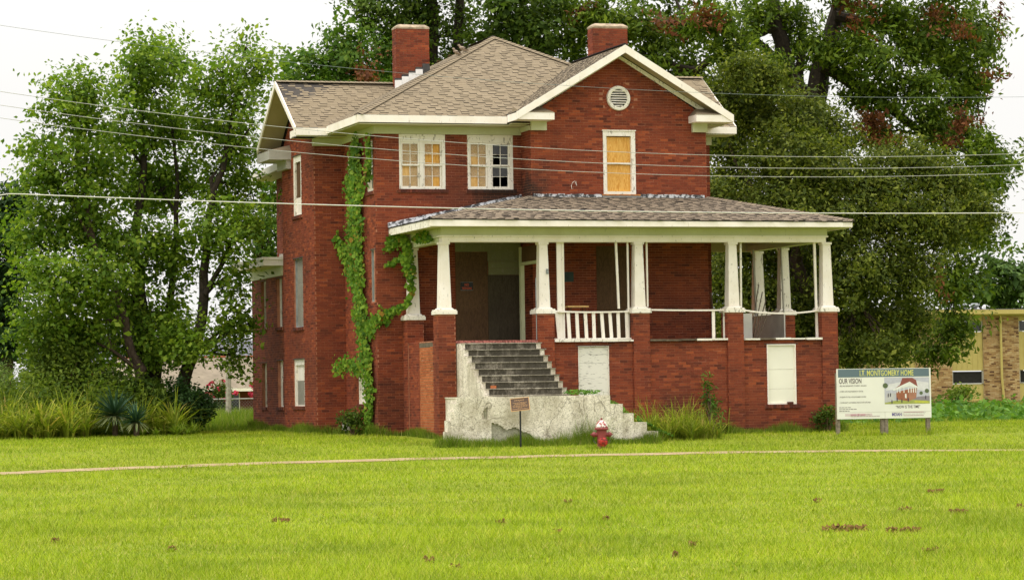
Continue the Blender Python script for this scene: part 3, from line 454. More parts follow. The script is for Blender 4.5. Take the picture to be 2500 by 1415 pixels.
# radial brick ring round the vent
for k in range(34):
    a = 2*math.pi*k/34; c_, s_ = math.cos(a), math.sin(a); w_ = 0.034
    pts = [(VENT[0] + c_*r_ - s_*q_, 2.54 - 0.008, VENT[1] + s_*r_ + c_*q_) for r_, q_ in ((0.335, -w_*0.85), (0.435, -w_), (0.435, w_), (0.335, w_*0.85))]
    BRICKW.prism(pts, (0, 0.012, 0))

# inner floors and a dark inner wall, so that rooms read dark through open panes
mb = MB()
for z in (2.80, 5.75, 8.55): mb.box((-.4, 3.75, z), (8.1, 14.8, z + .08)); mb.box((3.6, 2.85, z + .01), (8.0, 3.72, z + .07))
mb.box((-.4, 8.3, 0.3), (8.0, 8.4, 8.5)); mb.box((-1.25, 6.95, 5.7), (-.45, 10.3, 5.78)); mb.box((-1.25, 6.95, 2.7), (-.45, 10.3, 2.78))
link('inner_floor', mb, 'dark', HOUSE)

# porch base: piers, panel walls, side walls
PIER = [0.0, 2.60, 5.16, 7.73, 10.36]; PW = 0.44
wallP = None; PIERTOP = 3.60
for i, u in enumerate(PIER):
    mb = MB(); mb.box((u, 0, ZG), (u + PW, 0.44, PIERTOP))
    p_ = link('pier', mb, 'mortar', HOUSE)
    bricks(('u', 0.0, -1), u, u + PW, 0.45, PIERTOP - 0.02, own=(i < 3))
    bricks(('v', u, -1), 0.0, 0.44, 0.45, PIERTOP - 0.02)
    if i == 4: bricks(('v', u + PW, 1), 0.0, 0.44, 0.45, PIERTOP - 0.02)
hB = [(3.68, 4.50, 1.40, 2.77), (8.82, 9.62, 1.22, 2.77)]
BASEW = None
for i in range(4):
    a0, a1 = PIER[i] + PW, PIER[i+1]
    if i == 0: wall('porch_wall', ('u', 0.06, -1), a0, a1, ZG, 2.80, brick=False); continue
    o = wall('porch_wall', ('u', 0.06, -1), a0, a1, ZG, 2.88, hB, own=(i in (1,)), bz0=0.45)
    if i == 1: BASEW = o
wall('porch_wall', ('v', 0.04, -1), 0.44, 3.18, ZG, 2.95, [(0.66, 1.96, 0.3, 2.92)], bz0=0.45)
mb = MB(); mb.box((0.06, 0.66, 0.2), (0.2, 1.96, 2.92)); inf = link('infill_panel', mb, 'mortar_light', HOUSE, label='paler orange brick infill with lime mortar lines')
ib = MB(); bricks(('v', 0.06, -1), 0.66, 1.96, 0.45, 2.9, out=ib, proud=0.012); link('infill_brickwork', ib, 'brick_infill', inf, kind='stuff')
for v in (2.84, 4.66):      # right side piers
    mb = MB(); mb.box((10.36, v, ZG), (10.80, v + .44, PIERTOP)); link('pier', mb, 'mortar', HOUSE)
    bricks(('u', v, -1), 10.36, 10.80, 2.95, PIERTOP - .02); bricks(('v', 10.36, -1), v, v + .44, 2.95, PIERTOP - .02)
wall('porch_wall', ('v', 10.78, 1), 0.44, 5.1, ZG, 2.90, bz0=0.45)
wall('porch_wall', ('u', 5.1, 1), 8.95, 10.78, ZG, 2.90, brick=False)
# rear left pilaster column stands against the house wall
mb = MB(); mb.box((0.0, 2.92, ZG), (0.44, 3.36, 3.54)); link('pier', mb, 'mortar', HOUSE)
bricks(('u', 2.92, -1), 0.0, 0.44, 2.95, 3.52); bricks(('v', 0.0, -1), 2.92, 3.36, 0.45, 3.52)

# soldier / rowlock sills
def sill(Wl, a0, a1, z, h=0.095, d=0.05):
    mb = MB(); k = max(3, int((a1 - a0)/0.075)); w_ = (a1 - a0)/k
    wbox(mb, Wl, a0, a1, z - h, z - 0.008, -.2, d - 0.02, 1)
    for i in range(k): wbox(mb, Wl, a0 + i*w_ + .004, a0 + (i+1)*w_ - .004, z - h, z - random.uniform(0, .006), d - 0.03, d + random.uniform(-.004, .006))
    return link('window_sill', mb, ['sill_brick', 'mortar'], HOUSE)
for h in hF: sill(WF, h[0] - .05, h[1] + .08, h[2])
for h in hFL[:2] + hFL[3:]: sill(WFL, h[0] - .06, h[1] + .06, h[2], 0.09)
for h in hEL: sill(WEL, h[0] - .08, h[1] + .08, h[2], 0.09)
for h in hA: sill(WA, h[0] - .08, h[1] + .08, h[2], 0.09)
s_ = sill(('u', 0.06, -1), 8.74, 9.72, 1.22, 0.10)
mb = MB(); mb.box((9.36, -0.0, 1.222), (9.52, 0.05, 1.28)); link('loose_brick', mb, 'sill_brick', s_)

# ------------------------------------------------------------------ windows
def pane(Wl, a0, a1, z0, z1, d, mat, par):
    mb = MB(); wbox(mb, Wl, a0, a1, z0, z1, d - 0.004, d); return link('pane', mb, mat, par)
def sash(fr, Wl, a0, a1, z0, z1, cols, rows, d, par, mats, st=0.045, mun=0.018, broken=()):
    wbox(fr, Wl, a0, a0+st, z0, z1, d-.035, d); wbox(fr, Wl, a1-st, a1, z0, z1, d-.035, d)
    wbox(fr, Wl, a0+st, a1-st, z0, z0+st, d-.035, d-.001); wbox(fr, Wl, a0+st, a1-st, z1-st, z1, d-.035, d-.001)
    A0, A1, Z0, Z1 = a0+st, a1-st, z0+st, z1-st
    for i in range(1, cols): x = A0 + (A1-A0)*i/cols; wbox(fr, Wl, x-mun/2, x+mun/2, Z0, Z1, d-.03, d-.006)
    for j in range(1, rows):
        z = Z0 + (Z1-Z0)*j/rows; wbox(fr, Wl, A0, A1, z-mun/3, z+mun/3, d-.028, d-.009)
    for i in range(cols):
        for j in range(rows):
            if (i, j) in broken: continue
            pane(Wl, A0+(A1-A0)*i/cols+mun/2, A0+(A1-A0)*(i+1)/cols-mun/2, Z0+(Z1-Z0)*j/rows+mun/3, Z0+(Z1-Z0)*(j+1)/rows-mun/3, d-.014, mats(i, j), par)
def paired(Wl, h, which):
    a0, a1, z0, z1 = h; fr = MB()
    wbox(fr, Wl, a0, a0+.055, z0, z1, -.12, .012); wbox(fr, Wl, a1-.085, a1, z0, z1, -.12, .012)
    wbox(fr, Wl, a0+.055, a1-.085, z1-.20, z1, -.12, .002); wbox(fr, Wl, a0+.055, a1-.085, z1-.045, z1-.0, .003, .02)
    wbox(fr, Wl, a0+.055, a1-.085, z0, z0+.035, -.12, .015)
    m_ = (a0+.055+a1-.085)/2; wbox(fr, Wl, m_-.05, m_+.05, z0+.036, z1-.201, -.12, -.004)
    w_ = link('window', MB(), 'peel', HOUSE, label='paired sash window with tan plywood behind every pane' if which == 0 else 'paired sash window with plywood behind one half and dark open panes in the other')
    zm = (z0+.036+z1-.201)/2
    for si, (b0, b1) in enumerate(((a0+.056, m_-.051), (m_+.051, a1-.086))):
        dark = which == 1 and si == 1
        br = {(0,0): {(0,1)}, (0,1): {(1,0)}, (1,0): {(0,0)}, (1,1): {(0,0),(1,0)}}
        up_ = {(0,0): set(), (0,1): {(0,0),(1,1),(1,0)}, (1,0): {(0,0)}, (1,1): {(0,0)}}
        mats = (lambda i, j: 'glass_dark') if dark else (lambda i, j: 'glass')
        sash(fr, Wl, b0, b1, z0+.036, zm+.02, 2, 2, -.055, w_, mats, broken=br[(which, si)])
        sash(fr, Wl, b0, b1, zm-.02, z1-.201, 2, 2, -.018, w_, mats, broken=up_[(which, si)])
        if not dark:
            mb = MB(); wbox(mb, Wl, b0, b1, z0+.036, z1-.201, -.12, -.10); link('plywood_board', mb, 'ply_orange' if si else 'ply_tan', w_)
    me = fr.mesh('window'); me.materials.append(MT['peel']); w_.data = me
paired(WF, hF[0], 0); paired(WF, hF[1], 1)

def boarded(Wl, h, mats, frame='peel', jw=0.07, split=None, d=-.10, label=None, over=0.0, lintel=True):
    """framed opening closed by boards; mats bottom to top, split = heights between them"""
    a0, a1, z0, z1 = h; fr = MB()
    wbox(fr, Wl, a0, a0+jw, z0, z1, -.16, d+.045); wbox(fr, Wl, a1-jw, a1, z0, z1, -.16, d+.045)
    wbox(fr, Wl, a0+jw, a1-jw, z1-jw, z1, -.16, d+.04); wbox(fr, Wl, a0+jw, a1-jw, z0, z0+.03, -.16, d+.04)
    w_ = link('window', fr, frame, HOUSE, label=label)
    zs = [z0+.03] + list(split or []) + [z1-jw]
    for i, m in enumerate(mats):
        mb = MB(); wbox(mb, Wl, a0+jw, a1-jw, zs[i]+.002, zs[i+1]-.002, d-.03, d - 0.004*(i % 2)); link('board', mb, m, w_)
    if lintel:
        mb = MB(); wbox(mb, Wl, a0-.07, a1+.07, z1+.001, z1+.022, -.1, .016); link('lintel', mb, 'tar', w_)
    return w_
# front gable window
a0, a1, z0, z1 = hD[0]; fr = MB()
wbox(fr, WD, a0, a0+.085, z0, z1, -.12, .025); wbox(fr, WD, a1-.115, a1, z0, z1, -.12, .025); wbox(fr, WD, a0+.086, a1-.116, z1-.13, z1, -.12, .02)
wbox(fr, WD, a0-.02, a1+.02, z1+.0, z1+.03, -.05, .045); wbox(fr, WD, a0+.086, a1-.116, z0, z0+.075, -.12, .03)
wbox(fr, WD, a0+.086, a0+.12, z0+.08, z1-.131, -.12, -.03); wbox(fr, WD, a0+.121, a1-.117, 7.60, 7.64, -.10, -.02)
w_ = link('window', fr, 'peel', HOUSE, label='tall single window boarded with orange plywood under the round vent')
mb = MB(); wbox(mb, WD, a0+.121, a1-.117, 7.645, z1-.15, -.10, -.06); link('plywood_board', mb, 'ply_orange', w_)
mb = MB(); wbox(mb, WD, a0+.121, a1-.117, z0+.08, 7.598, -.10, -.075); link('plywood_board', mb, 'ply_orange', w_)
mb = MB(); wbox(mb, WD, a0-.06, a1+.12, 6.765, 6.80, -.05, .06); link('window_sill', mb, 'rust', HOUSE)
mb = MB(); wbox(mb, WD, a0-.04, a1+.11, 6.665, 6.764, -.02, .045); link('sheet_apron', mb, 'galv', HOUSE)
# porch opening with brown board, wall plate
boarded(WD, hD[1], ['ply_brown'], 'ply_brown', 0.03, d=-.03, label='tall opening closed with dark brown plywood', lintel=False)
mb = MB(); wbox(mb, WD, 4.12, 4.42, 4.50, 4.76, .012, .03); link('wall_plaque', mb, simple('green_plaque', (0.018, 0.035, 0.028), 0.5), HOUSE)
# front door wall under the porch
dr = MB(); wbox(dr, WF, 1.45, 2.33, 2.96, 5.32, .012, .03); link('door_board', dr, 'ply_brown', HOUSE, label='dark brown plywood sheet over the front door')
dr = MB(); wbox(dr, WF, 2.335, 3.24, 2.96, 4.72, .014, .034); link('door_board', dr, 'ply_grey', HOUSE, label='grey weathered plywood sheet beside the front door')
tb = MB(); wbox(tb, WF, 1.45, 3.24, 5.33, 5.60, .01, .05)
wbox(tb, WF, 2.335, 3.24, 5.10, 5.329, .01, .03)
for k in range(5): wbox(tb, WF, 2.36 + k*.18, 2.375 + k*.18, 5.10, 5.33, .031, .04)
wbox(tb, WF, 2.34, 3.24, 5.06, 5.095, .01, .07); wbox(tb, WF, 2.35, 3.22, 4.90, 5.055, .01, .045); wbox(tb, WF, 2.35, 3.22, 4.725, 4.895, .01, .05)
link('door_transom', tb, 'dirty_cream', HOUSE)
# side windows
boarded(WEL, hEL[0], ['white', 'ply_brown'], 'peel', .17, [7.1], d=-.06, label='narrow upper side window with peeling white frame')
boarded(WEL, hEL[1], ['ply_silver', 'ply_silver'], 'galv', .03, [4.75], d=-.09, label='middle side window closed with silver-grey plywood')
boarded(WEL, hEL[2], ['ply_silver', 'white'], 'peel', .16, [2.05], d=-.07, label='low side window half closed with grey plywood')
for h, m in zip(hA, (['ply_silver'], ['ply_silver', 'white'], ['ply_silver', 'white'], ['ply_silver'])):
    boarded(WA, h, m, 'peel', .06, [h[2] + .7] if len(m) > 1 else None, d=-.13)
def sidesash(h, label):
    a0, a1, z0, z1 = h; fr = MB()
    wbox(fr, WFL, a0, a0+.09, z0, z1, -.14, -.005); wbox(fr, WFL, a1-.09, a1, z0, z1, -.14, -.005); wbox(fr, WFL, a0+.091, a1-.091, z1-.1, z1, -.14, -.01); wbox(fr, WFL, a0+.091, a1-.091, z0, z0+.05, -.14, -.01)
    w_ = link('window', MB(), 'peel', HOUSE, label=label); zm = (z0+z1)/2
    sash(fr, WFL, a0+.092, a1-.092, z0+.052, zm+.02, 2, 2, -.08, w_, lambda i, j: 'glass_dark', .04); sash(fr, WFL, a0+.092, a1-.092, zm-.02, z1-.102, 2, 2, -.04, w_, lambda i, j: 'glass_dark', .04)
    me = fr.mesh('window'); me.materials.append(MT['peel']); w_.data = me
sidesash(hFL[0], 'upper side window right of the creeper'); sidesash(hFL[1], 'upper side window half hidden left of the creeper')
boarded(WFL, hFL[2], ['ply_silver'], 'galv', .03, d=-.06, label='narrow side window closed with silver-grey plywood')
boarded(WFL, hFL[3], ['white'], 'peel', .07, d=-.05, label='low side window closed with a white board behind the creeper')
# basement windows in the porch base
WB = ('u', 0.06, -1)
boarded(WB, hB[0], ['ply_worn', 'ply_worn'], 'peel', .012, [2.34], d=-.02, label='basement window closed with two worn white boards')
boarded(WB, hB[1], ['door_white', 'door_white', 'door_white'], 'white', .03, [1.62, 2.12], d=-.01, label='basement window closed with a clean white board')

# round gable vent
vt = MB(); ring = []
for (r_, d_) in ((0.235, -.02), (0.235, .05), (0.27, .06), (0.315, .055), (0.33, .02), (0.33, -.02)): ring.append((r_, d_))
n = 36; pts = [(VENT[0] + r_*math.cos(2*math.pi*j/n), 2.54 - d_, VENT[1] + r_*math.sin(2*math.pi*j/n)) for r_, d_ in ring for j in range(n)]
vt.add(pts, [(i*n+j, (i+1)*n+j, (i+1)*n+(j+1) % n, i*n+(j+1) % n) for i in range(len(ring)-1) for j in range(n)])
V_ = link('gable_vent', vt, 'peel', HOUSE)
mb = MB(); mb.lathe([(0.24, 0.004), (0.24, 0.014)], (VENT[0], 2.54, VENT[1]), 28, 0, 'y'); link('backing', mb, 'dark', V_)
for k in range(7):
    z = VENT[1] - .215 + k*.064; hwid = math.sqrt(max(0, .232**2 - (z + .01 - VENT[1])**2))
    if hwid < .04: continue
    mb = MB(); t0 = random.uniform(-.006, .006)
    mb.hexa([(VENT[0]-hwid, 2.515, z+.026+t0), (VENT[0]+hwid, 2.515, z+.026-t0), (VENT[0]+hwid, 2.493, z-t0), (VENT[0]-hwid, 2.493, z+t0)],
            [(VENT[0]-hwid, 2.515, z+.034+t0), (VENT[0]+hwid, 2.515, z+.034-t0), (VENT[0]+hwid, 2.487, z+.008-t0), (VENT[0]-hwid, 2.487, z+.008+t0)])
    link('slat', mb, 'peel', V_)
# ------------------------------------------------------------------ roofs
SH = MB(); SHP = MB(); SCAND = []
def clip_row(poly, t):
    xs = []
    for i in range(len(poly)):
        (a, b), (c, d) = poly[i], poly[(i+1) % len(poly)]
        if (b - t)*(d - t) < 0: xs.append(a + (c - a)*(t - b)/(d - b))
    return (min(xs), max(xs)) if len(xs) >= 2 else None
def roof_plane(pts, mb, ex=0.132, own=False, deck=True, wmin=.16, wmax=.36, rough=0.0, thm=1.0):
    """pts: eave-left, eave-right, then up and round; shingled tab by tab, courses along the eave"""
    P = [Vector(p) for p in pts]; o = P[0]; eu = (P[1] - P[0]).normalized(); nrm = None
    for k in range(2, len(P)):
        c = eu.cross(P[k] - o)
        if c.length > .05: nrm = c.normalized(); break
    if nrm.z < 0: nrm = -nrm
    es = nrm.cross(eu)
    if es.z < 0: es = -es
    poly = [((p - o).dot(eu), (p - o).dot(es)) for p in P]; T = max(b for a, b in poly)
    rows = int(T/ex)
    for r in range(rows + 1):
        t0 = -.02 + r*ex; iv = clip_row(poly, min(max(t0 + ex*.5, .02), T - .01))
        if not iv: continue
        s = iv[0] - random.random()*.2; first = True
        thick = random.random() < .5
        while s < iv[1]:
            thick = not thick; w = random.uniform(wmin, wmax)*(.72 if thick else 1.0); b0, b1 = max(s, iv[0]), min(s + w - .004, iv[1]); s += w
            if b1 - b0 < .03: continue
            th = (random.uniform(.014, .019) if thick else random.uniform(.003, .005))*thm
            tt = t0 + random.uniform(-.006, .006)*(1 + rough*2); te = min(tt + ex + .03, T + .01)
            if rough and random.random() < .04: th += .012*rough
            q = lambda a, b, c: o + eu*a + es*b + nrm*c
            lo = .004
            vs = [q(b0, tt, th + lo), q(b1, tt, th + lo), q(b1, te, lo), q(b0, te, lo), q(b0, tt, -.002), q(b1, tt, -.002)]
            fs = [(0,1,2,3), (4,5,1,0), (4,0,3), (5,2,1)]
            if own and b1 - b0 > .15: SCAND.append((vs, fs)); continue
            k0 = len(mb.f); mb.add(vs, fs); mb.m[k0+1] = mb.m[k0+2] = mb.m[k0+3] = 1
    if deck:
        d = MB(); d.prism([p - nrm*.03 for p in P], nrm*.028); return d
def caps(A, B, mb, w=.13, ex=.14):
    A, B = Vector(A), Vector(B); d = (B - A).normalized(); n = int((B - A).length/ex); side = d.cross(Vector((0, 0, 1))).normalized(); up = side.cross(d)
    for k in range(n + 1):
        p, q = A + d*(k*ex), A + d*min(k*ex + ex + .03, (B-A).length); l, h = .055, .02
        vs = [p - side*w - up*.02 + up*h, p + up*(l), p + side*w - up*.02 + up*h, q - side*w - up*.03 + up*h, q + up*(l - .018), q + side*w - up*.03 + up*h, p - side*w - up*.02, p + side*w - up*.02, p + up*.03]
        k0 = len(mb.f); mb.add(vs, [(0,1,4,3), (1,2,5,4), (6,8,1,0), (8,7,2,1)]); mb.m[k0+2] = mb.m[k0+3] = 1
EZ = 8.84
FL, FR_, RL, RR = (-1.27, 2.78, EZ), (8.82, 2.78, EZ), (-1.27, 15.5, EZ), (8.82, 15.5, EZ)
AP, AP2 = (4.0, 8.0, 11.57), (4.0, 10.4, 11.57)
roofdeck = []
roofdeck.append(roof_plane([FL, FR_, AP], SH, own=True))
roofdeck.append(roof_plane([RL, FL, AP, AP2], SH, ex=.16, thm=.25))
roofdeck.append(roof_plane([FR_, RR, AP2, AP], SH, ex=.16))
roofdeck.append(roof_plane([RR, RL, AP2], SH, ex=.3, wmin=.5, wmax=.9))
# left wing
WP = (-2.14, 8.47, 10.27); VT = (1.45, 8.47, 10.25)
roofdeck.append(roof_plane([(-2.14, 6.12, 8.80), (-1.20, 6.12, 8.80), VT, WP], SH))
roofdeck.append(roof_plane([(-1.20, 10.86, 8.62), (-2.14, 10.86, 8.62), WP, VT], SH, ex=.2))
# right wing
roofdeck.append(roof_plane([(7.9, 3.52, 8.72), (9.47, 3.52, 8.72), (9.47, 6.0, 10.30), (6.5, 6.0, 10.30)], SH))
roofdeck.append(roof_plane([(9.47, 8.5, 8.72), (7.9, 8.5, 8.72), (6.5, 6.0, 10.30), (9.47, 6.0, 10.30)], SH, ex=.2))
# front gable
GR = 10.69; DE = 8.89
roofdeck.append(roof_plane([(2.76, 2.9, DE), (2.76, 1.95, DE), (5.76, 1.95, GR), (5.76, 6.32, GR)], SH))
roofdeck.append(roof_plane([(8.76, 1.95, DE), (8.76, 2.9, DE), (5.76, 6.32, GR), (5.76, 1.95, GR)], SH))
caps(FL, AP, SH); caps((7.6, 4.1, 9.56), AP, SH); caps((4.0, 8.0, 11.58), (4.0, 10.4, 11.58), SH); caps(WP, (1.40, 8.47, 10.27), SH); caps((5.76, 1.97, GR), (5.76, 6.3, GR), SH, .1); caps((9.47, 6.0, 10.3), (6.6, 6.0, 10.3), SH)
ALLD = MB()
for d in roofdeck: ALLD.add(d.v, d.f)
ROOF = link('roof', ALLD, 'felt', HOUSE)
# porch roof
PA, PB, PC, PD = (-.34, -.54, 5.955), (11.06, -.54, 5.92), (8.21, 2.56, 6.72), (3.31, 2.56, 6.72)
pd = [roof_plane([PA, PB, PC, PD], SHP, ex=.125, rough=1.0, wmin=.12, wmax=.3),
      roof_plane([(-.34, 3.40, 5.955), PA, PD, (3.31, 3.40, 6.72)], SHP, ex=.14, thm=.25),
      roof_plane([PB, (11.06, 5.5, 5.92), (8.96, 5.5, 6.5), (8.21, 4.2, 6.72), PC], SHP, ex=.14)]
caps(PB, PC, SHP, .11); caps(PA, PD, SHP, .11)
pm = MB()
for d in pd: pm.add(d.v, d.f)
PROOF = link('porch_roof', pm, 'felt', HOUSE)
link('porch_shingles', SHP, ['shingle_porch', 'butt_brown'], PROOF, kind='stuff')
# the 300 roof tabs that show largest are objects of their own
SCAND.sort(key=lambda c: (c[0][0].z))
random.shuffle(SCAND); SCAND.sort(key=lambda c: round(c[0][0].z - 0.0*c[0][0].x, 0))
for vs, fs in SCAND[:300]:
    m_ = MB(); c0 = sum((Vector(v) for v in vs), Vector())/6
    m_.add([Vector(v) - c0 for v in vs], fs); m_.m = [0, 1, 1, 1]
    o = link('shingle', m_, ['shingle', 'butt'], ROOF); o.location = c0
for vs, fs in SCAND[300:]:
    k0 = len(SH.f); SH.add(vs, fs); SH.m[k0+1] = SH.m[k0+2] = SH.m[k0+3] = 1
link('shingles', SH, ['shingle', 'butt'], ROOF, kind='stuff')

# fascias, soffits, friezes, returns
def part(name, boxes, mat, **kw):
    mb = MB()
    for b in boxes: mb.box(b[:3], b[3:])
    return link(name, mb, mat, HOUSE, **kw)
F0, F1 = 8.645, 8.835
part('fascia', [(-1.28, 2.75, F0, 2.735, 2.79, F1)], 'fascia')
part('fascia', [(-1.30, 2.792, F0 - .01, -1.25, 6.09, F1)], 'fascia')
part('fascia', [(-2.14, 6.09, F0 - .05, -1.255, 6.13, F1 - .045)], 'fascia')
part('soffit', [(-1.249, 2.792, 8.60, 3.30, 3.398, 8.625)], 'soffit')
part('soffit', [(-1.249, 3.40, 8.60, -.69, 6.088, 8.625)], 'soffit')
part('soffit', [(-2.13, 6.135, 8.56, -1.25, 6.70, 8.585), (-1.249, 6.089, 8.56, -.69, 6.70, 8.585)], 'soffit')
part('frieze', [(-.72, 3.345, 8.405, 3.305, 3.385, 8.599), (-.72, 3.33, 8.56, 3.28, 3.344, 8.598)], 'cream')
part('frieze', [(-.735, 3.386, 8.405, -.69, 6.70, 8.599)], 'cream')
part('frieze', [(-1.56, 6.655, 8.36, -.736, 6.70, 8.558)], 'cream')
part('frieze', [(3.265, 2.555, 8.47, 3.302, 3.32, 8.60)], 'cream')
# front gable rake boards, soffits, returns
def rake(u0, u1, v, ze, zr, t=.20, th=.05, lab=None):
    mb = MB(); mb.prism([(u0, v, ze - t), (u0, v, ze), (u1, v, zr), (u1, v, zr - t*1.05)], (0, th, 0)); return link('rake_board', mb, 'fascia', HOUSE)
rake(2.74, 5.759, 1.93, 8.885, 10.69); rake(8.78, 5.761, 1.93, 8.885, 10.69)
def slab(name, pts, d, mat):
    mb = MB(); mb.prism(pts, d); return link(name, mb, mat, HOUSE)
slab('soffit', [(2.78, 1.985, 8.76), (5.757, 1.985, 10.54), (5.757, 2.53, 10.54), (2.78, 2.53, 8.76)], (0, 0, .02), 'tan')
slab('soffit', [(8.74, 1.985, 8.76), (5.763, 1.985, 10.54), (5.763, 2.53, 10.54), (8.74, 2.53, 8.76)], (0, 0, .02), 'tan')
slab('gable_trim', [(5.757, 2.50, 10.50), (5.757, 2.50, 10.40), (3.30, 2.50, 8.93), (3.16, 2.50, 8.98)], (0, .03, 0), 'peel'); slab('gable_trim', [(5.763, 2.50, 10.50), (5.763, 2.50, 10.40), (8.22, 2.50, 8.93), (8.36, 2.50, 8.98)], (0, .03, 0), 'peel')
def ret(u0, u1, c0, c1, out):
    part('cornice_return', [(u0, 1.95, 8.695, u1, 2.535, 8.88)], 'fascia')
    mb = MB(); mb.hexa([(u0, 1.94, 8.883), (u1, 1.94, 8.883), (u1, 2.535, 8.883), (u0, 2.535, 8.883)], [(u0+.02, 1.94, 8.895), (u1-.02, 1.94, 8.895), (u1-.2 if out > 0 else u1 - .03, 2.535, 9.09), (u0+.03 if out > 0 else u0+.2, 2.535, 9.09)])
    link('return_roof', mb, 'shingle', HOUSE)
    part('cornice_block', [(c0, 2.42, 8.46, c1, 2.535, 8.693)], 'cream')
ret(2.80, 3.78, 3.30, 3.72, 1); ret(7.72, 8.76, 7.80, 8.215, -1)
part('soffit', [(2.79, 2.54, 8.63, 3.30, 2.79, 8.65)], 'soffit'); part('soffit', [(8.22, 2.54, 8.66, 8.74, 3.5, 8.68)], 'soffit')
part('fascia', [(8.735, 1.99, 8.68, 8.775, 3.5, 8.87)], 'fascia')
part('fascia', [(2.74, 1.985, 8.68, 2.775, 2.745, 8.87)], 'fascia')
# right wing eave
part('fascia', [(8.22, 3.49, 8.53, 9.47, 3.53, 8.715)], 'fascia'); part('soffit', [(8.22, 3.535, 8.50, 9.45, 4.19, 8.52)], 'soffit'); part('frieze', [(8.22, 4.13, 8.27, 8.99, 4.19, 8.498)], 'cream')
slab('rake_board', [(9.45, 3.5, 8.55), (9.45, 3.5, 8.73), (9.45, 6.0, 10.30), (9.45, 6.0, 10.10)], (.03, 0, 0), 'fascia')
# left wing gable rakes, soffit, returns
WZ = 10.27
slab('rake_board', [(-2.17, 6.11, 8.66), (-2.17, 6.11, 8.81), (-2.17, 8.47, 10.29), (-2.17, 8.47, 10.12)], (.04, 0, 0), 'fascia')
slab('rake_board', [(-2.17, 10.84, 8.48), (-2.17, 10.84, 8.63), (-2.17, 8.475, 10.29), (-2.17, 8.475, 10.12)], (.04, 0, 0), 'fascia')
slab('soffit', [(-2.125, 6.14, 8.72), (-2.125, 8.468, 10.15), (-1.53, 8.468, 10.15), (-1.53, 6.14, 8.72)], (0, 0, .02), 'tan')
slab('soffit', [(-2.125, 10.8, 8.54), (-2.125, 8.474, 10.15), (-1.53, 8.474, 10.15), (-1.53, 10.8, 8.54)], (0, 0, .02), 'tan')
part('cornice_return', [(-2.13, 6.14, 8.56, -1.53, 6.85, 8.75)], 'fascia')
part('cornice_return', [(-2.16, 9.30, 8.20, -1.53, 10.84, 8.45)], 'grey_trim')
mb = MB(); mb.hexa([(-2.16, 9.3, 8.455), (-1.53, 9.3, 8.455), (-1.53, 10.84, 8.455), (-2.16, 10.84, 8.455)], [(-2.14, 9.3, 8.47), (-1.53, 9.5, 8.62), (-1.53, 10.6, 8.66), (-2.14, 10.82, 8.47)]); link('return_roof', mb, 'shingle', HOUSE)
part('cornice_block', [(-1.66, 9.35, 7.95, -1.53, 10.5, 8.198)], 'grey_trim')
# rear left eave and flat roofed side annex
slab('fascia', [(-1.30, 11.2, 8.16), (-1.30, 11.2, 8.36), (-1.30, 15.5, 8.25), (-1.30, 15.5, 8.05)], (.05, 0, 0), 'fascia'); slab('soffit', [(-1.24, 11.2, 8.14), (-1.24, 15.5, 8.04), (-.69, 15.5, 8.04), (-.69, 11.2, 8.14)], (0, 0, .02), 'soffit')
slab('annex_roof', [(-1.95, 11.15, 5.34), (-1.95, 11.15, 5.55), (-.7, 11.15, 5.55), (-.7, 11.15, 5.34)], (0, 4.0, 0), 'white')
part('annex_coping', [(-1.98, 11.12, 5.505, -.71, 15.2, 5.58)], 'fascia')
part('annex_frieze', [(-1.42, 11.3, 5.06, -1.355, 15.3, 5.338), (-1.42, 11.24, 5.06, -.72, 11.30, 5.338)], 'cream')
part('corner_board', [(-1.40, 11.4, 5.585, -.75, 11.5, 5.68), (-1.02, 11.4, 5.68, -.72, 11.5, 6.02)], 'white')

# porch entablature, fascia, soffit, ceiling, floor
part('porch_fascia', [(-.32, -.53, 5.77, 11.04, -.48, 5.925)], 'fascia')
part('porch_fascia', [(-.34, -.479, 5.75, -.29, 3.38, 5.925)], 'peel'); part('porch_fascia', [(11.0, -.479, 5.75, 11.045, 5.5, 5.915)], 'fascia')
part('porch_soffit', [(-.288, -.478, 5.765, 10.998, .1, 5.79), (-.288, .101, 5.765, .17, 3.38, 5.79), (10.52, .101, 5.765, 10.998, 5.5, 5.79)], 'soffit')
def beam(b, v): part('beam', b, v)
beam([(.12, .05, 5.575, 10.58, .40, 5.762)], 'cream'); beam([(.15, .08, 5.41, 10.55, .38, 5.535)], 'white'); beam([(.10, .03, 5.536, 10.60, .42, 5.574)], 'white')
beam([(.121, .421, 5.575, .40, 3.38, 5.762), (.151, .421, 5.41, .38, 3.38, 5.535), (.101, .421, 5.536, .41, 3.38, 5.574)], 'cream')
beam([(10.28, .421, 5.575, 10.579, 5.1, 5.762), (10.30, .421, 5.41, 10.549, 5.1, 5.535), (10.27, .421, 5.536, 10.599, 5.1, 5.574)], 'cream')
beam([(8.22, 4.9, 5.41, 10.27, 5.1, 5.76)], 'tan')
mb = MB()
for k in range(17):      # ceiling boards
    v = .43 + k*.17; mb.box((.42, v, 5.66 + random.uniform(0, .006)), (10.26, v + .164, 5.70))
    if v > 2.3: break
mb.box((8.23, 2.6, 5.66), (10.26, 4.89, 5.69)); mb.box((.42, 2.55, 5.66), (3.29, 3.35, 5.69))
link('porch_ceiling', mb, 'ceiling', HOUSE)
mb = MB(); mb.box((.045, .12, 2.80), (10.77, 2.53, 2.925)); mb.box((.045, 2.531, 2.80), (3.29, 3.36, 2.925)); mb.box((8.23, 2.531, 2.80), (10.77, 5.0, 2.925)); PF = link('porch_floor', mb, 'floor_board', HOUSE)
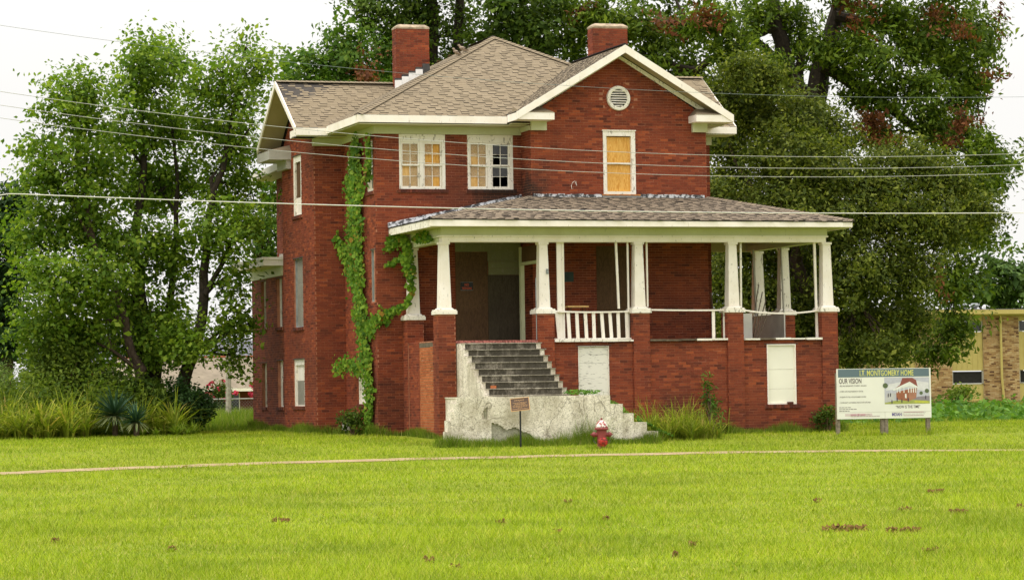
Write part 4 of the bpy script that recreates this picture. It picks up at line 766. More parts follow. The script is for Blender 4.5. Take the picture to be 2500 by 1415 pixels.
for i in range(4):     # ragged floor edge boards between piers
    a, b = PIER[i] + PW + .005, PIER[i+1] - .005
    for k in range(5):
        mb = MB(); a_, b_ = a + (b-a)*k/5, a + (b-a)*(k+1)/5 - .006
        if i == 0 : mb.box((a_, -.03, 2.872), (b_, .13, 2.94)); link('edge_board', mb, 'red_paint_floor', PF); continue
        e = random.uniform(0, .05)
        mb.box((a_, -.03 - e*.6, 2.886 + random.uniform(-.012, .004)), (b_, .119, 2.93 + random.uniform(-.01, .008))); link('edge_board', mb, 'peel' if random.random() < (.8 if i != 2 else .3) else 'floor_board', PF)
# silver flashing where the porch roof meets the walls
mb = MB(); fl = MT['flash']
n = 22
for k in range(n):
    u0, u1 = -.36 + (3.66)*k/n, -.36 + 3.66*(k+1)/n; z0, z1 = 5.955 + .765*k/n, 5.955 + .765*(k+1)/n; j = random.uniform(-.015, .015)
    mb.hexa([(u0, 3.30, z0 + .0), (u1, 3.30, z1 + .0), (u1, 3.388, z1 + .0), (u0, 3.388, z0 + .0)], [(u0, 3.33, z0 + .085 + j), (u1, 3.33, z1 + .085 + j), (u1, 3.388, z1 + .13), (u0, 3.388, z0 + .13)])
link('flashing', mb, 'flash', HOUSE)
mb = MB()
for a, b in ((3.34, 5.24), (6.32, 8.12)):
    k = int((b-a)/.16)
    for i in range(k):
        x0, x1 = a + (b-a)*i/k, a + (b-a)*(i+1)/k; j = random.uniform(-.012, .012); mb.box((x0, 2.49 - abs(j), 6.70), (x1, 2.532, 6.80 + j))
link('flashing', mb, 'flash', HOUSE)

mb = MB(); mb.tube([(4.42 + x*.9, 2.525, 7.02 + z*.9) for x, z in ((0, -.1), (-.02, 0), (.02, .09), (.08, .13), (.13, .12), (.10, .06))], .007, 5); mb.tube([(4.53, 2.525, 7.12), (4.55, 2.526, 7.02)], .006, 5); link('paint_drip', mb, 'white', HOUSE)
# columns on the piers
def column(u, v, mat='white', base=True, cz=PIERTOP):
    c = (u + PW/2, v + PW/2); mb = MB(); b, t_ = .148, .108
    mb.hexa([(c[0]-b, c[1]-b, cz + .16), (c[0]+b, c[1]-b, cz + .16), (c[0]+b, c[1]+b, cz + .16), (c[0]-b, c[1]+b, cz + .16)], [(c[0]-t_, c[1]-t_, 5.35), (c[0]+t_, c[1]-t_, 5.35), (c[0]+t_, c[1]+t_, 5.35), (c[0]-t_, c[1]+t_, 5.35)])
    C_ = link('column', mb, mat, HOUSE)
    mb = MB(); mb.box((c[0]-.135, c[1]-.135, 5.351), (c[0]+.135, c[1]+.135, 5.409)); link('capital', mb, mat, C_)
    mb = MB(); mb.box((c[0]-.265, c[1]-.265, cz), (c[0]+.265, c[1]+.265, cz + .085))
    mb.box((c[0]-.245, c[1]-.245, cz + .086), (c[0]+.245, c[1]+.245, cz + .12))
    mb.hexa([(c[0]-.20, c[1]-.20, cz + .121), (c[0]+.20, c[1]-.20, cz + .121), (c[0]+.20, c[1]+.20, cz + .121), (c[0]-.20, c[1]+.20, cz + .121)], [(c[0]-.165, c[1]-.165, cz + .158), (c[0]+.165, c[1]-.165, cz + .158), (c[0]+.165, c[1]+.165, cz + .158), (c[0]-.165, c[1]+.165, cz + .158)])
    link('column_base', mb, 'peel', C_); return C_
COLS = [column(u, 0.0) for u in PIER]
column(0.0, 2.92, cz=3.54); column(10.36, 2.84, 'peel'); column(10.36, 4.66, 'peel')
mb = MB(); mb.box((2.60 + .27, .058, 4.60), (2.60 + .33, .075, 4.73)); mb.box((2.60+.285, .045, 4.625), (2.60+.315, .058, 4.70)); link('meter_box', mb, 'galv', HOUSE)
# slim porch posts and railings
def post(u, v, z0, z1, w, mat='white', lean=0.0):
    mb = MB(); mb.hexa([(u, v, z0), (u+w, v, z0), (u+w, v+.05, z0), (u, v+.05, z0)], [(u-lean, v, z1), (u-lean+w, v, z1), (u-lean+w, v+.05, z1), (u-lean, v+.05, z1)]); return link('post', mb, mat, HOUSE)
post(3.21, .22, 2.93, 5.409, .13); post(3.348, .225, 2.93, 5.409, .055); post(4.83, .22, 3.72, 5.409, .055, lean=.05); post(5.10, .22, 2.93, 5.409, .04); post(5.63, .25, 3.76, 5.409, .04)
post(8.195, .25, 3.68, 5.409, .045, 'peel', -.02); post(10.29, .22, 2.93, 5.409, .06, 'white', .03); post(10.1, 3.9, 3.6, 5.409, .05, 'grey_trim', .06); post(10.42, 2.70, 3.6, 5.409, .03, 'grey_trim', .05)
def rail(u0, u1, z0, z1, sag, h=.04, v=.2, n=8, tilt=0.0):
    mb = MB()
    for k in range(n):
        t0, t1 = k/n, (k+1)/n; f = lambda t: z0 + (z1-z0)*t - sag*4*t*(1-t)
        mb.hexa([(u0+(u1-u0)*t0, v-.06, f(t0)), (u0+(u1-u0)*t1, v-.06, f(t1)), (u0+(u1-u0)*t1, v+.05, f(t1)), (u0+(u1-u0)*t0, v+.05, f(t0))], [(u0+(u1-u0)*t0, v-.06, f(t0)+h), (u0+(u1-u0)*t1, v-.06, f(t1)+h), (u0+(u1-u0)*t1, v+.05, f(t1)+h), (u0+(u1-u0)*t0, v+.05, f(t0)+h)])
    return mb
RL_ = link('railing', rail(3.045, 5.155, 3.645, 3.63, .025), 'white', HOUSE)
mb = MB(); mb.box((3.05, .13, 2.935), (5.15, .25, 2.975)); link('bottom_rail', mb, 'peel', RL_)
for k, u in enumerate((3.12, 3.43, 3.66, 3.89, 4.11, 4.33, 4.55, 4.77, 5.00)):
    zt = 3.645 - .025*4*((u-3.045)/2.11)*(1-(u-3.045)/2.11) - .004; l = .10*(1 if k == 0 else random.uniform(.2, .8))
    mb = MB(); w_ = .085; mb.hexa([(u + l*.6, .17, 2.976), (u+w_ + l*.6, .17, 2.976), (u+w_ + l*.6, .20, 2.976), (u + l*.6, .20, 2.976)], [(u, .17, zt), (u+w_, .17, zt), (u+w_, .20, zt), (u, .20, zt)]); link('baluster', mb, 'white', RL_)
RL2 = link('railing', rail(5.605, 7.725, 3.665, 3.645, .01), 'white', HOUSE)
mb = MB(); mb.box((7.37, .16, 2.93), (7.45, .19, 3.64)); link('baluster', mb, 'white', RL2)
mb = MB(); mb.box((7.68, .17, 2.93), (7.72, .20, 3.66)); link('baluster', mb, 'peel', RL2)
RL3 = link('railing', rail(8.175, 10.355, 3.65, 3.62, .085), 'white', HOUSE)
# boards leaning on the right part of the porch
part('loose_board', [(10.30, 2.4, 2.93, 10.335, 4.6, 3.62)], 'grey_pale'); part('loose_board', [(8.05, 1.2, 2.93, 8.9, 1.24, 3.60)], 'grey_pale')
mb = MB()
for k in range(4): mb.tube([(9.0 + k*.07, 1.6, 2.93), (9.55 + k*.10, 2.3, 4.4 - .2*k)], .014, 5)
link('loose_stick', mb, 'floor_board', HOUSE)
mb = MB(); mb.prism([(8.24, 2.4, 2.93), (8.30, 2.4, 2.93), (8.24, 2.5, 4.1)], (0, .02, 0)); mb.tube([(8.3, 2.3, 2.93), (8.25, 2.5, 4.2)], .03, 4); link('loose_board', mb, 'ply_brown', HOUSE)
# screen frame between second pier and wall corner
part('screen_frame', [(2.90, .46, 2.93, 3.02, .56, 5.40), (2.92, 2.36, 2.93, 3.02, 2.5, 5.40), (2.93, .57, 4.92, 3.01, 2.35, 5.0)], 'cream')
part('screen_panel', [(2.95, .57, 5.01, 2.98, 2.35, 5.40)], 'ply_brown')
for u in PIER[1:2]: part('conduit', [(u - .03, .02, 2.95, u - .012, .04, 4.5)], 'galv')
# small stool on the porch floor (a thing)
st = empty('stool', hw(4.05, 1.2, 2.927), TH, label='small low wooden stool behind the balusters on the porch floor', cat='stool')
mb = MB(); mb.box((-.28, -.15, .86), (.28, .15, .90)); link('seat', mb, 'ply_tan', st)
for x in (-.24, .24):
    for y in (-.12, .12): mb = MB(); mb.tube([(x*1.05, y, 0), (x*.8, y, .86)], .015, 5); link('leg', mb, 'ply_brown', st)

# ------------------------------------------------------------------ front stair
STAIR = link('front_stair', MB(), 'stucco', HOUSE)
mb = MB(); nst = 8; z0, rise, run = 2.87, .163, .285
ztops = [z0 - rise*(i) for i in range(nst + 1)]
prof = [(0.055, 1.52)]
for i in range(nst + 1): prof += [(-run*i if i else .055, ztops[i]), (-run*(i+1), ztops[i])]
prof += [(-run*(nst+1), 1.52)]
mb.prism([(.47, v, z - .012) for v, z in prof], (.13, 0, 0)); mb.prism([(2.46, v, z - .012) for v, z in prof], (.12, 0, 0))
LV0, LV1 = -3.55, -.02
# broken outline of the landing wall front: render coat with a ragged edge over a rougher core
mb.box((-.58, LV0 + .06, .1), (3.24, LV0 + 1.0, 1.50)); mb.box((.52, LV0 + 1.001, .1), (2.52, LV1, 1.5))
me_ = mb.mesh('front_stair'); me_.materials.append(MT['stucco']); STAIR.data = me_
for i in range(nst + 1):
    m_ = MB(); jl, jr = random.uniform(-.02, .02), random.uniform(-.03, .03); vf = -run*(i+1); vb = .05 if i == 0 else -run*i + .02
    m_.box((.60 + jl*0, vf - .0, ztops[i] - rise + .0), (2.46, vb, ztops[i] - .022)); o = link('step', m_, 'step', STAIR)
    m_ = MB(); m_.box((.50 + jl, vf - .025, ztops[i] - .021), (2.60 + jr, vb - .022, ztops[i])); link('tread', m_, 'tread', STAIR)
mb = MB(); mb.box((-.597, LV0 + .004, 1.501), (3.257, LV0 + 1.01, 1.53)); link('landing', mb, 'stucco', STAIR)
# front coat: grid with holes broken out
cm_ = MB(); nu, nz = 130, 46
def coat_off(u, z):
    # lower left the coat has fallen away along a ragged diagonal
    e = 0.62 + .16*math.sin(u*2.6 + .4) + .05*math.sin(u*9) if u < 1.5 else -1
    line = 1.08 - .36*(u + .1) + .05*math.sin(u*7 + 1) + .03*math.sin(u*17)
    return (.25 < u < 1.55 and z < line) or (.02 < u < .17 and 1.0 < z < 1.3 and z < 1.12 + (u)*1.1)
for i in range(nu):
    for j in range(nz):
        u0, u1 = -.60 + 3.86*i/nu, -.60 + 3.86*(i+1)/nu; a, b = .15 + 1.35*j/nz, .15 + 1.35*(j+1)/nz
        if coat_off((u0+u1)/2, (a+b)/2): continue
        cm_.box((u0, LV0 + .012*math.sin(u0*3.1)*math.sin(a*4), a), (u1, LV0 + .0595, b))
# weld the little cells so that the coat reads as one sheet: keep only outer faces
link('front_coat', cm_, 'stucco', STAIR)
mb = MB(); mb.box((.1, LV0 + .045, .15), (1.6, LV0 + .0585, 1.2)); link('bare_render', mb, 'patch', STAIR)
for k, (u0, u1, zt) in enumerate(((3.262, 3.58, 1.31), (3.582, 3.86, 1.08), (3.862, 4.20, .86), (4.201, 4.5, .64))):
    m_ = MB(); m_.box((u0, LV0 + .02*k, .05), (u1, LV0 + 1.15, zt)); link('step', m_, 'stucco', STAIR)
for k, (u0, u1, zt) in enumerate(((-.66, -.602, 1.38), (-.73, -.662, 1.2), (-.80, -.732, .98), (-.87, -.802, .72))):
    m_ = MB(); m_.box((u0, LV0 + .02*k, .05), (u1, LV0 + .55 - .1*k, zt)); link('step', m_, 'stucco', STAIR)
# ragged broken edge at the left pier, bricks showing on a broken step
mb = MB(); mb.box((.72, -run*7 - .04, ztops[6] - rise - .02), (.86, -run*7 + .1, ztops[6] - rise + .07)); link('exposed_brick', mb, 'brick_infill', STAIR)

# ------------------------------------------------------------------ chimneys
def chimney(u0, u1, v0, v1, zb, zt, lab):
    mb = MB(); mb.box((u0, v0, zb), (u1, v1, zt)); C_ = link('chimney', mb, 'mortar_pale', HOUSE, label=lab)
    bb = MB()
    bricks(('u', v0, -1), u0 - .006, u1 + .006, zb, zt, out=bb, proud=.012); bricks(('v', u0, -1), v0, v1, zb, zt, out=bb, proud=.012); bricks(('v', u1, 1), v0, v1, zb, zt, out=bb, proud=.012); bricks(('u', v1, 1), u0, u1, zb, zt, out=bb)
    BRICKW.add(bb.v, bb.f)
    m_ = MB(); e = .02; r_ = .09; top = zt + .13
    m_.hexa([(u0-e, v0-e, zt+.001), (u1+e, v0-e, zt+.001), (u1+e, v1+e, zt+.001), (u0-e, v1+e, zt+.001)], [(u0-e, v0-e, zt+.05), (u1+e, v0-e, zt+.05), (u1+e, v1+e, zt+.05), (u0-e, v1+e, zt+.05)])
    m_.hexa([(u0-e, v0-e, zt+.05), (u1+e, v0-e, zt+.05), (u1+e, v1+e, zt+.05), (u0-e, v1+e, zt+.05)], [(u0+r_, v0+r_, top), (u1-r_, v0+r_, top), (u1-r_, v1-r_, top), (u0+r_, v1-r_, top)])
    link('chimney_cap', m_, 'cement', C_); return C_
c1 = chimney(1.20, 2.13, 8.0, 8.42, 9.9, 11.76, 'taller left chimney with stepped white flashing at its foot')
chimney(6.45, 7.45, 6.5, 6.95, 9.4, 11.72, 'right chimney behind the front gable')
zs = lambda u: 8.84 + (u + 1.27)*.518
for k in range(5):
    u0 = 1.13 + k*.20; mb = MB(); mb.prism([(u0, 7.955, zs(u0) - .05), (u0 + .21, 7.955, zs(u0 + .21) - .05), (u0 + .21, 7.955, zs(u0) + .24), (u0, 7.955, zs(u0) + .24)], (0, .028, 0)); link('step_flashing', mb, 'tar' if k == 4 else 'flash_white', c1)
    mb = MB(); mb.box((u0, 7.972, zs(u0) + .20), (u0 + .2, 7.985, zs(u0) + .30)); link('tar_line', mb, 'tar', c1)

# ------------------------------------------------------------------ individual bricks: the 300 that show largest
CAND.sort(key=lambda c: (c[0][0] != 'u', c[1]))
own = CAND[:300]; rest = CAND[300:]
for Wl, a, z, d in rest: wbox(BRICKW, Wl, a - BL/2, a + BL/2, z - .0291, z + .0291, -.004, d)
pb = MB(); pb.box((-BL/2, -.011, -.0291), (BL/2, 0.004, .0291)); pm_ = pb.mesh('brick'); pm_.materials.append(MT['brick'])
for Wl, a, z, d in own:
    o = bpy.data.objects.new('brick', pm_); COL.objects.link(o); o.parent = BASEW; o.location = (a, Wl[1] + .011 - d, z)
link('brickwork', BRICKW, 'brick', HOUSE, kind='stuff')
# ------------------------------------------------------------------ climbing creeper on the left corner
def creeper():
    t_ = empty('climbing_vine', (OX, OY, 0), TH, label='bright green creeper climbing the brick corner left of the porch', cat='vine')
    rng = np.random.default_rng(5)
    main = [(-.74, 3.95, .5, .16), (-.76, 3.82, 1.6, .28), (-.76, 4.0, 2.4, .40), (-.77, 4.3, 2.9, .42), (-.77, 4.55, 3.6, .45), (-.77, 4.8, 4.3, .58), (-.77, 4.95, 5.0, .60), (-.77, 5.05, 5.8, .66), (-.77, 5.1, 6.6, .72), (-.77, 5.1, 7.3, .70), (-.77, 5.05, 7.9, .6), (-.77, 4.9, 8.3, .42)]
    sidel = [(-.76, 5.3, 4.7, .22), (-.76, 6.0, 5.2, .2), (-.78, 6.5, 5.6, .18), (-.9, 6.62, 5.9, .12)]
    front = [(-.74, 3.9, 3.3, .35), (-.55, 3.32, 3.65, .22), (-.25, 3.28, 3.80, .13), (0.0, 2.95, 3.98, .12), (.10, 2.86, 4.25, .13), (.06, 2.86, 4.65, .15), (.02, 2.86, 5.1, .2), (.0, 2.9, 5.5, .2), (-.2, 3.2, 5.66, .2), (-.45, 3.33, 5.4, .12)]
    f2 = [(0.05, 2.84, 5.3, .15), (-.25, 3.32, 5.05, .1), (-.5, 3.33, 4.95, .07)]; f3 = [(.02, 2.2, 5.62, .1), (.05, 1.2, 5.60, .12), (.06, .8, 5.5, .08)]; f4 = [(-.74, 3.62, 8.3, .12), (-.74, 3.6, 7.6, .13), (-.74, 3.75, 7.2, .08)]
    low = [(-.76, 4.4, 2.2, .2), (-.95, 5.2, 2.5, .22), (-1.15, 5.9, 2.3, .16)]
    stem = MB(); L = []; Nn = []
    for path, dens in ((main, 5600), (sidel, 600), (front, 1500), (f2, 140), (f3, 220), (f4, 260), (low, 420)):
        P = np.array(path); seg = np.linalg.norm(np.diff(P[:, :3], axis=0), axis=1)
        wt = seg*(P[:-1, 3] + P[1:, 3]); k = rng.choice(len(seg), size=dens, p=wt/wt.sum()); f = rng.random(dens)[:, None]
        c = P[k]*(1 - f) + P[k+1]*f; w = c[:, 3]*(1 + .35*np.sin(c[:, 2]*5.1 + c[:, 1]*3))
        on_side = (c[:, 1] > 3.42)
        off = rng.normal(size=dens)*.5*w; off = np.clip(off, -w*1.1, w*1.1)
        pos = c[:, :3].copy(); pos[:, 1] += np.where(on_side, off, -np.abs(rng.normal(size=dens))*.05); pos[:, 0] += np.where(on_side, -np.abs(rng.normal(size=dens))*.07, off*.7)
        pos[:, 2] += rng.normal(size=dens)*np.where(on_side, .12, w*.45)
        L.append(pos); Nn.append(np.where(on_side[:, None], [[-1., -.55, .2]], [[-.35, -1., .2]]))
        stem.tube([p[:3] for p in path], [.03 if path is main else .012]*len(path), 5)
    link('stem', stem, 'stem', t_)
    C = np.concatenate(L); N = np.concatenate(Nn)
    # 5-pointed creeper leaf as a folded fan hanging down
    n = len(C); nr = unit(N + rng.normal(size=(n, 3))*.35); d = np.tile([[0, 0, -1.]], (n, 1)) + rng.normal(size=(n, 3))*.35; d = unit(d - nr*(d*nr).sum(1, keepdims=True)); sd_ = np.cross(nr, d)
    s = .072*np.exp(rng.normal(size=n)*.32)[:, None]
    shape = [(-.25, 0, 0), (-.15, .42, .05), (.2, .5, -.02), (.75, 0, -.12), (.2, -.5, -.02), (-.15, -.42, .05)]
    V = np.empty((n, 6, 3))
    for i, (a, b, h) in enumerate(shape): V[:, i] = C + d*s*a + sd_*s*b + nr*s*h
    order = np.argsort(-s[:, 0]*(V[:, 3, 2] > 1))
    big, rest = order[:300], order[300:]
    link('foliage', fast_mesh('foliage', V[rest].reshape(-1, 3), 6), 'leaf_vine', t_, kind='stuff')
    lm = fast_mesh('leaf', np.array([(b, a, h) for a, b, h in shape], dtype=float), 6); lm.materials.append(MT['leaf_vine'])
    for i in big:
        o = bpy.data.objects.new('leaf', lm); COL.objects.link(o); o.parent = t_
        M_ = Matrix((sd_[i], d[i], np.cross(sd_[i], d[i]))).transposed().to_4x4() @ Matrix.Scale(float(s[i, 0]), 4); M_.translation = C[i]; o.matrix_local = M_
creeper()

# ------------------------------------------------------------------ trees
def leaves_of(blobs, size, dens, rng, up=.5, droop=.3, wid=.62, spray=26, shell=.55, flat=.6, spread=.22):
    A, O_ = [], []   # leaf places, and one facing per spray
    for x, y, z, rx, rz in blobs:
        ry = (rx + rz)/2; ns = max(3, int(dens*(rx*rz)**.8*15)); q = unit(rng.normal(size=(ns, 3)))
        r = rng.random(ns)**shell; c = q*r[:, None]*[[rx, ry, rz]]
        q2 = np.repeat(c, spray, 0); k = len(q2)
        sp_ = rng.normal(size=(k, 3))*[[spread, spread, spread*flat]]
        lo = np.repeat(rng.normal(size=(ns, 3))*.22, spray, 0)*rng.random(k)[:, None]*2
        A.append(q2 + sp_ + lo + [[x, y, z]]); b_ = unit(unit(c + 1e-4)*.75 + rng.normal(size=(ns, 3))*.45 + [[0, 0, up*1.1]]); O_.append(np.repeat(b_, spray, 0))
    A, O_ = np.concatenate(A), np.concatenate(O_)
    return leaf_quads(A, size, .0, O_, 1.0, wid, droop, rng, .38), A
def tree(name, key, leaf, size, dens, label, cat='tree', group=None, bark='bark', dead=None, seed=1, twig=True, **kw):
    rng = np.random.default_rng(seed); b = TREE[key]; limbs = LIMB[key]
    base = limbs[0][0]; gzb = float(gz(base[0], base[1]))
    t_ = empty(name, (base[0], base[1], gzb), label=label, cat=cat, group=group); off = np.array([base[0], base[1], gzb])
    tk = MB()
    for li, L in enumerate(limbs):
        P = [Vector((p[0], p[1], p[2])) for p in L]; rr = [p[3] for p in L]
        if li == 0 and P[0].z > gzb: P[0].z = gzb - .1
        Q, Rr = [], []
        for i in range(len(P)-1):
            for f in (0, .33, .66):
                w_ = Vector(rng.normal(size=3))*min(.12, (P[i+1]-P[i]).length*.03)*(1 if (i or f) else 0); Q.append(P[i].lerp(P[i+1], f) + w_); Rr.append(rr[i] + (rr[i+1]-rr[i])*f)
        Q.append(P[-1]); Rr.append(rr[-1]); tk.tube([q - Vector(off) for q in Q], Rr, 8)
    nodes = [(Vector(p[:3]), p[3]) for L in limbs for p in L[1:]]
    if twig:
        for x, y, z, rx, rz in b:
            c = Vector((x, y, z)); cand = [(n_, r_) for n_, r_ in nodes if n_.z < z + .3] or nodes
            n_, r_ = min(cand, key=lambda q: (q[0]-c).length)
            mid = n_.lerp(c, .5) + Vector(rng.normal(size=3))*.15 + Vector((0, 0, .12)); r0_ = min(r_*.6, .07)
            tk.tube([n_ - Vector(off), mid - Vector(off), c - Vector(off)], [r0_, r0_*.7, .02], 5)
            for k in range(5):
                e = c + Vector(unit(rng.normal(size=(1, 3)))[0]*np.array([rx, (rx+rz)/2, rz])*.8); m2 = mid.lerp(e, .55) + Vector(rng.normal(size=3))*.1
                tk.tube([mid - Vector(off), m2 - Vector(off), e - Vector(off)], [r0_*.5, .016, .007], 4, cap=False)
    link('trunk', tk, bark, t_)
    V, A = leaves_of(b, size, dens, rng, **kw)
    link('crown', fast_mesh('crown', V - off, 4), leaf, t_)
    if dead:
        V, A = leaves_of([(x, y, z, rx*.62, rz*.62) for x, y, z, rx, rz in TREE[dead]], size*.8, dens*1.3, rng, spread=.16, **kw); link('dead_leaves', fast_mesh('dead_leaves', V - off, 4), 'leaf_brown', t_, label='clusters of dead reddish brown leaves')
    return t_
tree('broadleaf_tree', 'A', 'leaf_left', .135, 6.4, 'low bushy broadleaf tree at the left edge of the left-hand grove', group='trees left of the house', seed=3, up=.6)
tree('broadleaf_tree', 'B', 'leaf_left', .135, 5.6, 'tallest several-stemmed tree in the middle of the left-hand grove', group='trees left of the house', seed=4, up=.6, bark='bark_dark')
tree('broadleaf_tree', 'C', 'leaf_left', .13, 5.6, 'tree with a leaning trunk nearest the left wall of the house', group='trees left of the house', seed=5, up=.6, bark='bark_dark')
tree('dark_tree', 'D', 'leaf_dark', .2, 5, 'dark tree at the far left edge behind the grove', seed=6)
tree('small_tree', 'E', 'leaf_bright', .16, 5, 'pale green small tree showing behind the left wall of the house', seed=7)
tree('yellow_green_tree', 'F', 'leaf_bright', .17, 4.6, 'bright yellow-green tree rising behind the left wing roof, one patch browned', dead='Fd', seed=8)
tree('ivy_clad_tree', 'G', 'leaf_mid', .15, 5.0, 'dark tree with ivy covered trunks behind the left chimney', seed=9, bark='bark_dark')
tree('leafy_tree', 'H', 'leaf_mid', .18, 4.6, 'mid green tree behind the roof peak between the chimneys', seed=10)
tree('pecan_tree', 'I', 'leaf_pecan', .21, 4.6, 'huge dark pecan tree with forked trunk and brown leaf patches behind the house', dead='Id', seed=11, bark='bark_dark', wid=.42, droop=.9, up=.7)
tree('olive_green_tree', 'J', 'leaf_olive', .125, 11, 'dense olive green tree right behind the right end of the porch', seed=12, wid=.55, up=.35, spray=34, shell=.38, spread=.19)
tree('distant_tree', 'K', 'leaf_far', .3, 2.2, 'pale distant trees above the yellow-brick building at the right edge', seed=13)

# ------------------------------------------------------------------ shrubs and weeds
def px_free(n, a, b, rng): return a + (b - a)*rng.random(n)
def shrub(name, X, Y, rx, ry, h, leaf, size, n, label, seed, group=None, cat='shrub', wid=.5, flat=1.0, lump=7):
    rng = np.random.default_rng(seed); z0 = float(gz(X, Y)); t_ = empty(name, (X, Y, z0), label=label, cat=cat, group=group)
    lumps = [(unit(rng.normal(size=(1, 3)))[0]*rng.random()**.4) for _ in range(lump)]
    c = []
    for l in lumps:
        k = n//lump; q = unit(rng.normal(size=(k, 3)))*(rng.random(k)[:, None]**.5); q = np.array([l[0]*rx*.62, l[1]*ry*.62, h*.5 + l[2]*h*.34]) + q*[[rx*.5, ry*.5, h*.32*flat]]; c.append(q)
    c = np.concatenate(c); c = c[c[:, 2] > 0.02]
    st = MB()
    for _ in range(9):
        e = c[rng.integers(len(c))]; st.tube([(e[0]*.15, e[1]*.15, -.05), (e[0]*.5, e[1]*.5, e[2]*.6), tuple(e)], [.03, .02, .008], 5)
    link('stem', st, 'stem', t_)
    link('foliage', fast_mesh('foliage', leaf_quads(c, size, .4, unit(c - [[0, 0, h*.4]]), .6, wid, .3, rng), 4), leaf, t_); return t_
shrub('pale_bush', -14.2, 83.0, 1.0, 1.0, 2.2, 'leaf_pale', .10, 4200, 'pale feathery bush at the left edge of the lawn', 21, wid=.3)
shrub('leafy_bush', -12.9, 82.5, 1.5, 1.0, 2.9, 'leaf_weed_dark', .11, 5200, 'tall weedy green bush under the left-hand grove', 22, group='bushes under the left-hand grove')
shrub('leafy_bush', -11.6, 82.6, 1.2, 1.0, 2.3, 'leaf_mid', .12, 5000, 'dark green bush behind the spiky yucca', 23, group='bushes under the left-hand grove')
shrub('leafy_bush', -10.2, 82.4, 1.1, .9, 1.7, 'leaf_mid', .12, 4600, 'low dark bush right of the yucca under the trunks', 24, group='bushes under the left-hand grove')
shrub('leafy_bush', -9.25, 81.6, 1.15, .9, 1.6, 'leaf_dark', .11, 5200, 'rounded dark bush at the foot of the leaning trunk', 25, group='bushes under the left-hand grove')
shrub('leafy_bush', -10.9, 84.5, 1.6, .9, 2.0, 'leaf_left', .13, 4200, 'spreading undergrowth bush against the grove trunks', 26, group='bushes under the left-hand grove')
shrub('leafy_bush', -13.6, 88.0, 1.6, 1.2, 4.4, 'leaf_mid', .16, 5200, 'tall dark bush behind the pale feathery one at the far left', 20, group='bushes under the left-hand grove')
shrub('flowering_bush', -11.1, 112.0, .6, .5, 1.5, 'leaf_mid', .1, 1500, 'crape myrtle bush with red flowers nearest the leaning trunk', 27, group='red flowering bushes by the far house')
shrub('flowering_bush', -9.5, 112.5, .5, .5, 1.2, 'leaf_mid', .1, 1200, 'crape myrtle bush with red flowers nearest the house wall', 28, group='red flowering bushes by the far house')
for o in [o for o in COL.objects if o.name.startswith('flowering_bush')]:
    rng = np.random.default_rng(len(o.name) + int(abs(o.location.x)*10)); q = unit(rng.normal(size=(420, 3)))*[[.62, .5, .42]]; q[:, 2] += 1.0; q = q[(np.sin(q[:, 0]*11) + np.sin(q[:, 2]*13 + q[:, 0]*5)) > .1]
    link('flower', fast_mesh('flower', leaf_quads(q, .11, .3, rng=rng, wid=.9), 4), 'flower', o, kind='stuff')

def blades(name, P, h, w, lean, mat, parent=None, seed=1, **kw):
    """long arching blades of three joined segments"""
    rng = np.random.default_rng(seed); n = len(P); a = rng.uniform(0, 2*math.pi, n); d = np.stack([np.cos(a), np.sin(a), np.zeros(n)], 1); sd_ = np.stack([-np.sin(a), np.cos(a), np.zeros(n)], 1)
    h = h*rng.uniform(.45, 1.2, n)[:, None]; w = w*rng.uniform(.6, 1.3, n)[:, None]; ln = (lean*rng.uniform(.2, 1.5, n))[:, None]
    up = np.array([[0, 0, 1.]]); c0 = P; c1 = P + up*h*.5 + d*h*ln*.15; c2 = P + up*h*.85 + d*h*ln*.5; c3 = P + up*h*(.9 - .25*ln) + d*h*ln*1.0
    V = np.empty((n, 3, 4, 3)); W_ = [w, w*.9, w*.6, w*.08]
    for i, (p, q) in enumerate(((c0, c1), (c1, c2), (c2, c3))):
        V[:, i, 0] = p - sd_*W_[i]/2; V[:, i, 1] = p + sd_*W_[i]/2; V[:, i, 2] = q + sd_*W_[i+1]/2; V[:, i, 3] = q - sd_*W_[i+1]/2
    return link(name, fast_mesh(name, V.reshape(-1, 3), 4), mat, parent, **kw)
def scatter(n, X0, X1, Y0, Y1, seed, fn=None):
    rng = np.random.default_rng(seed); X = px_free(n, X0, X1, rng); Y = px_free(n, Y0, Y1, rng)
    if fn is not None: k = fn(X, Y); X, Y = X[k], Y[k]
    return np.stack([X, Y, gz(X, Y)], 1)
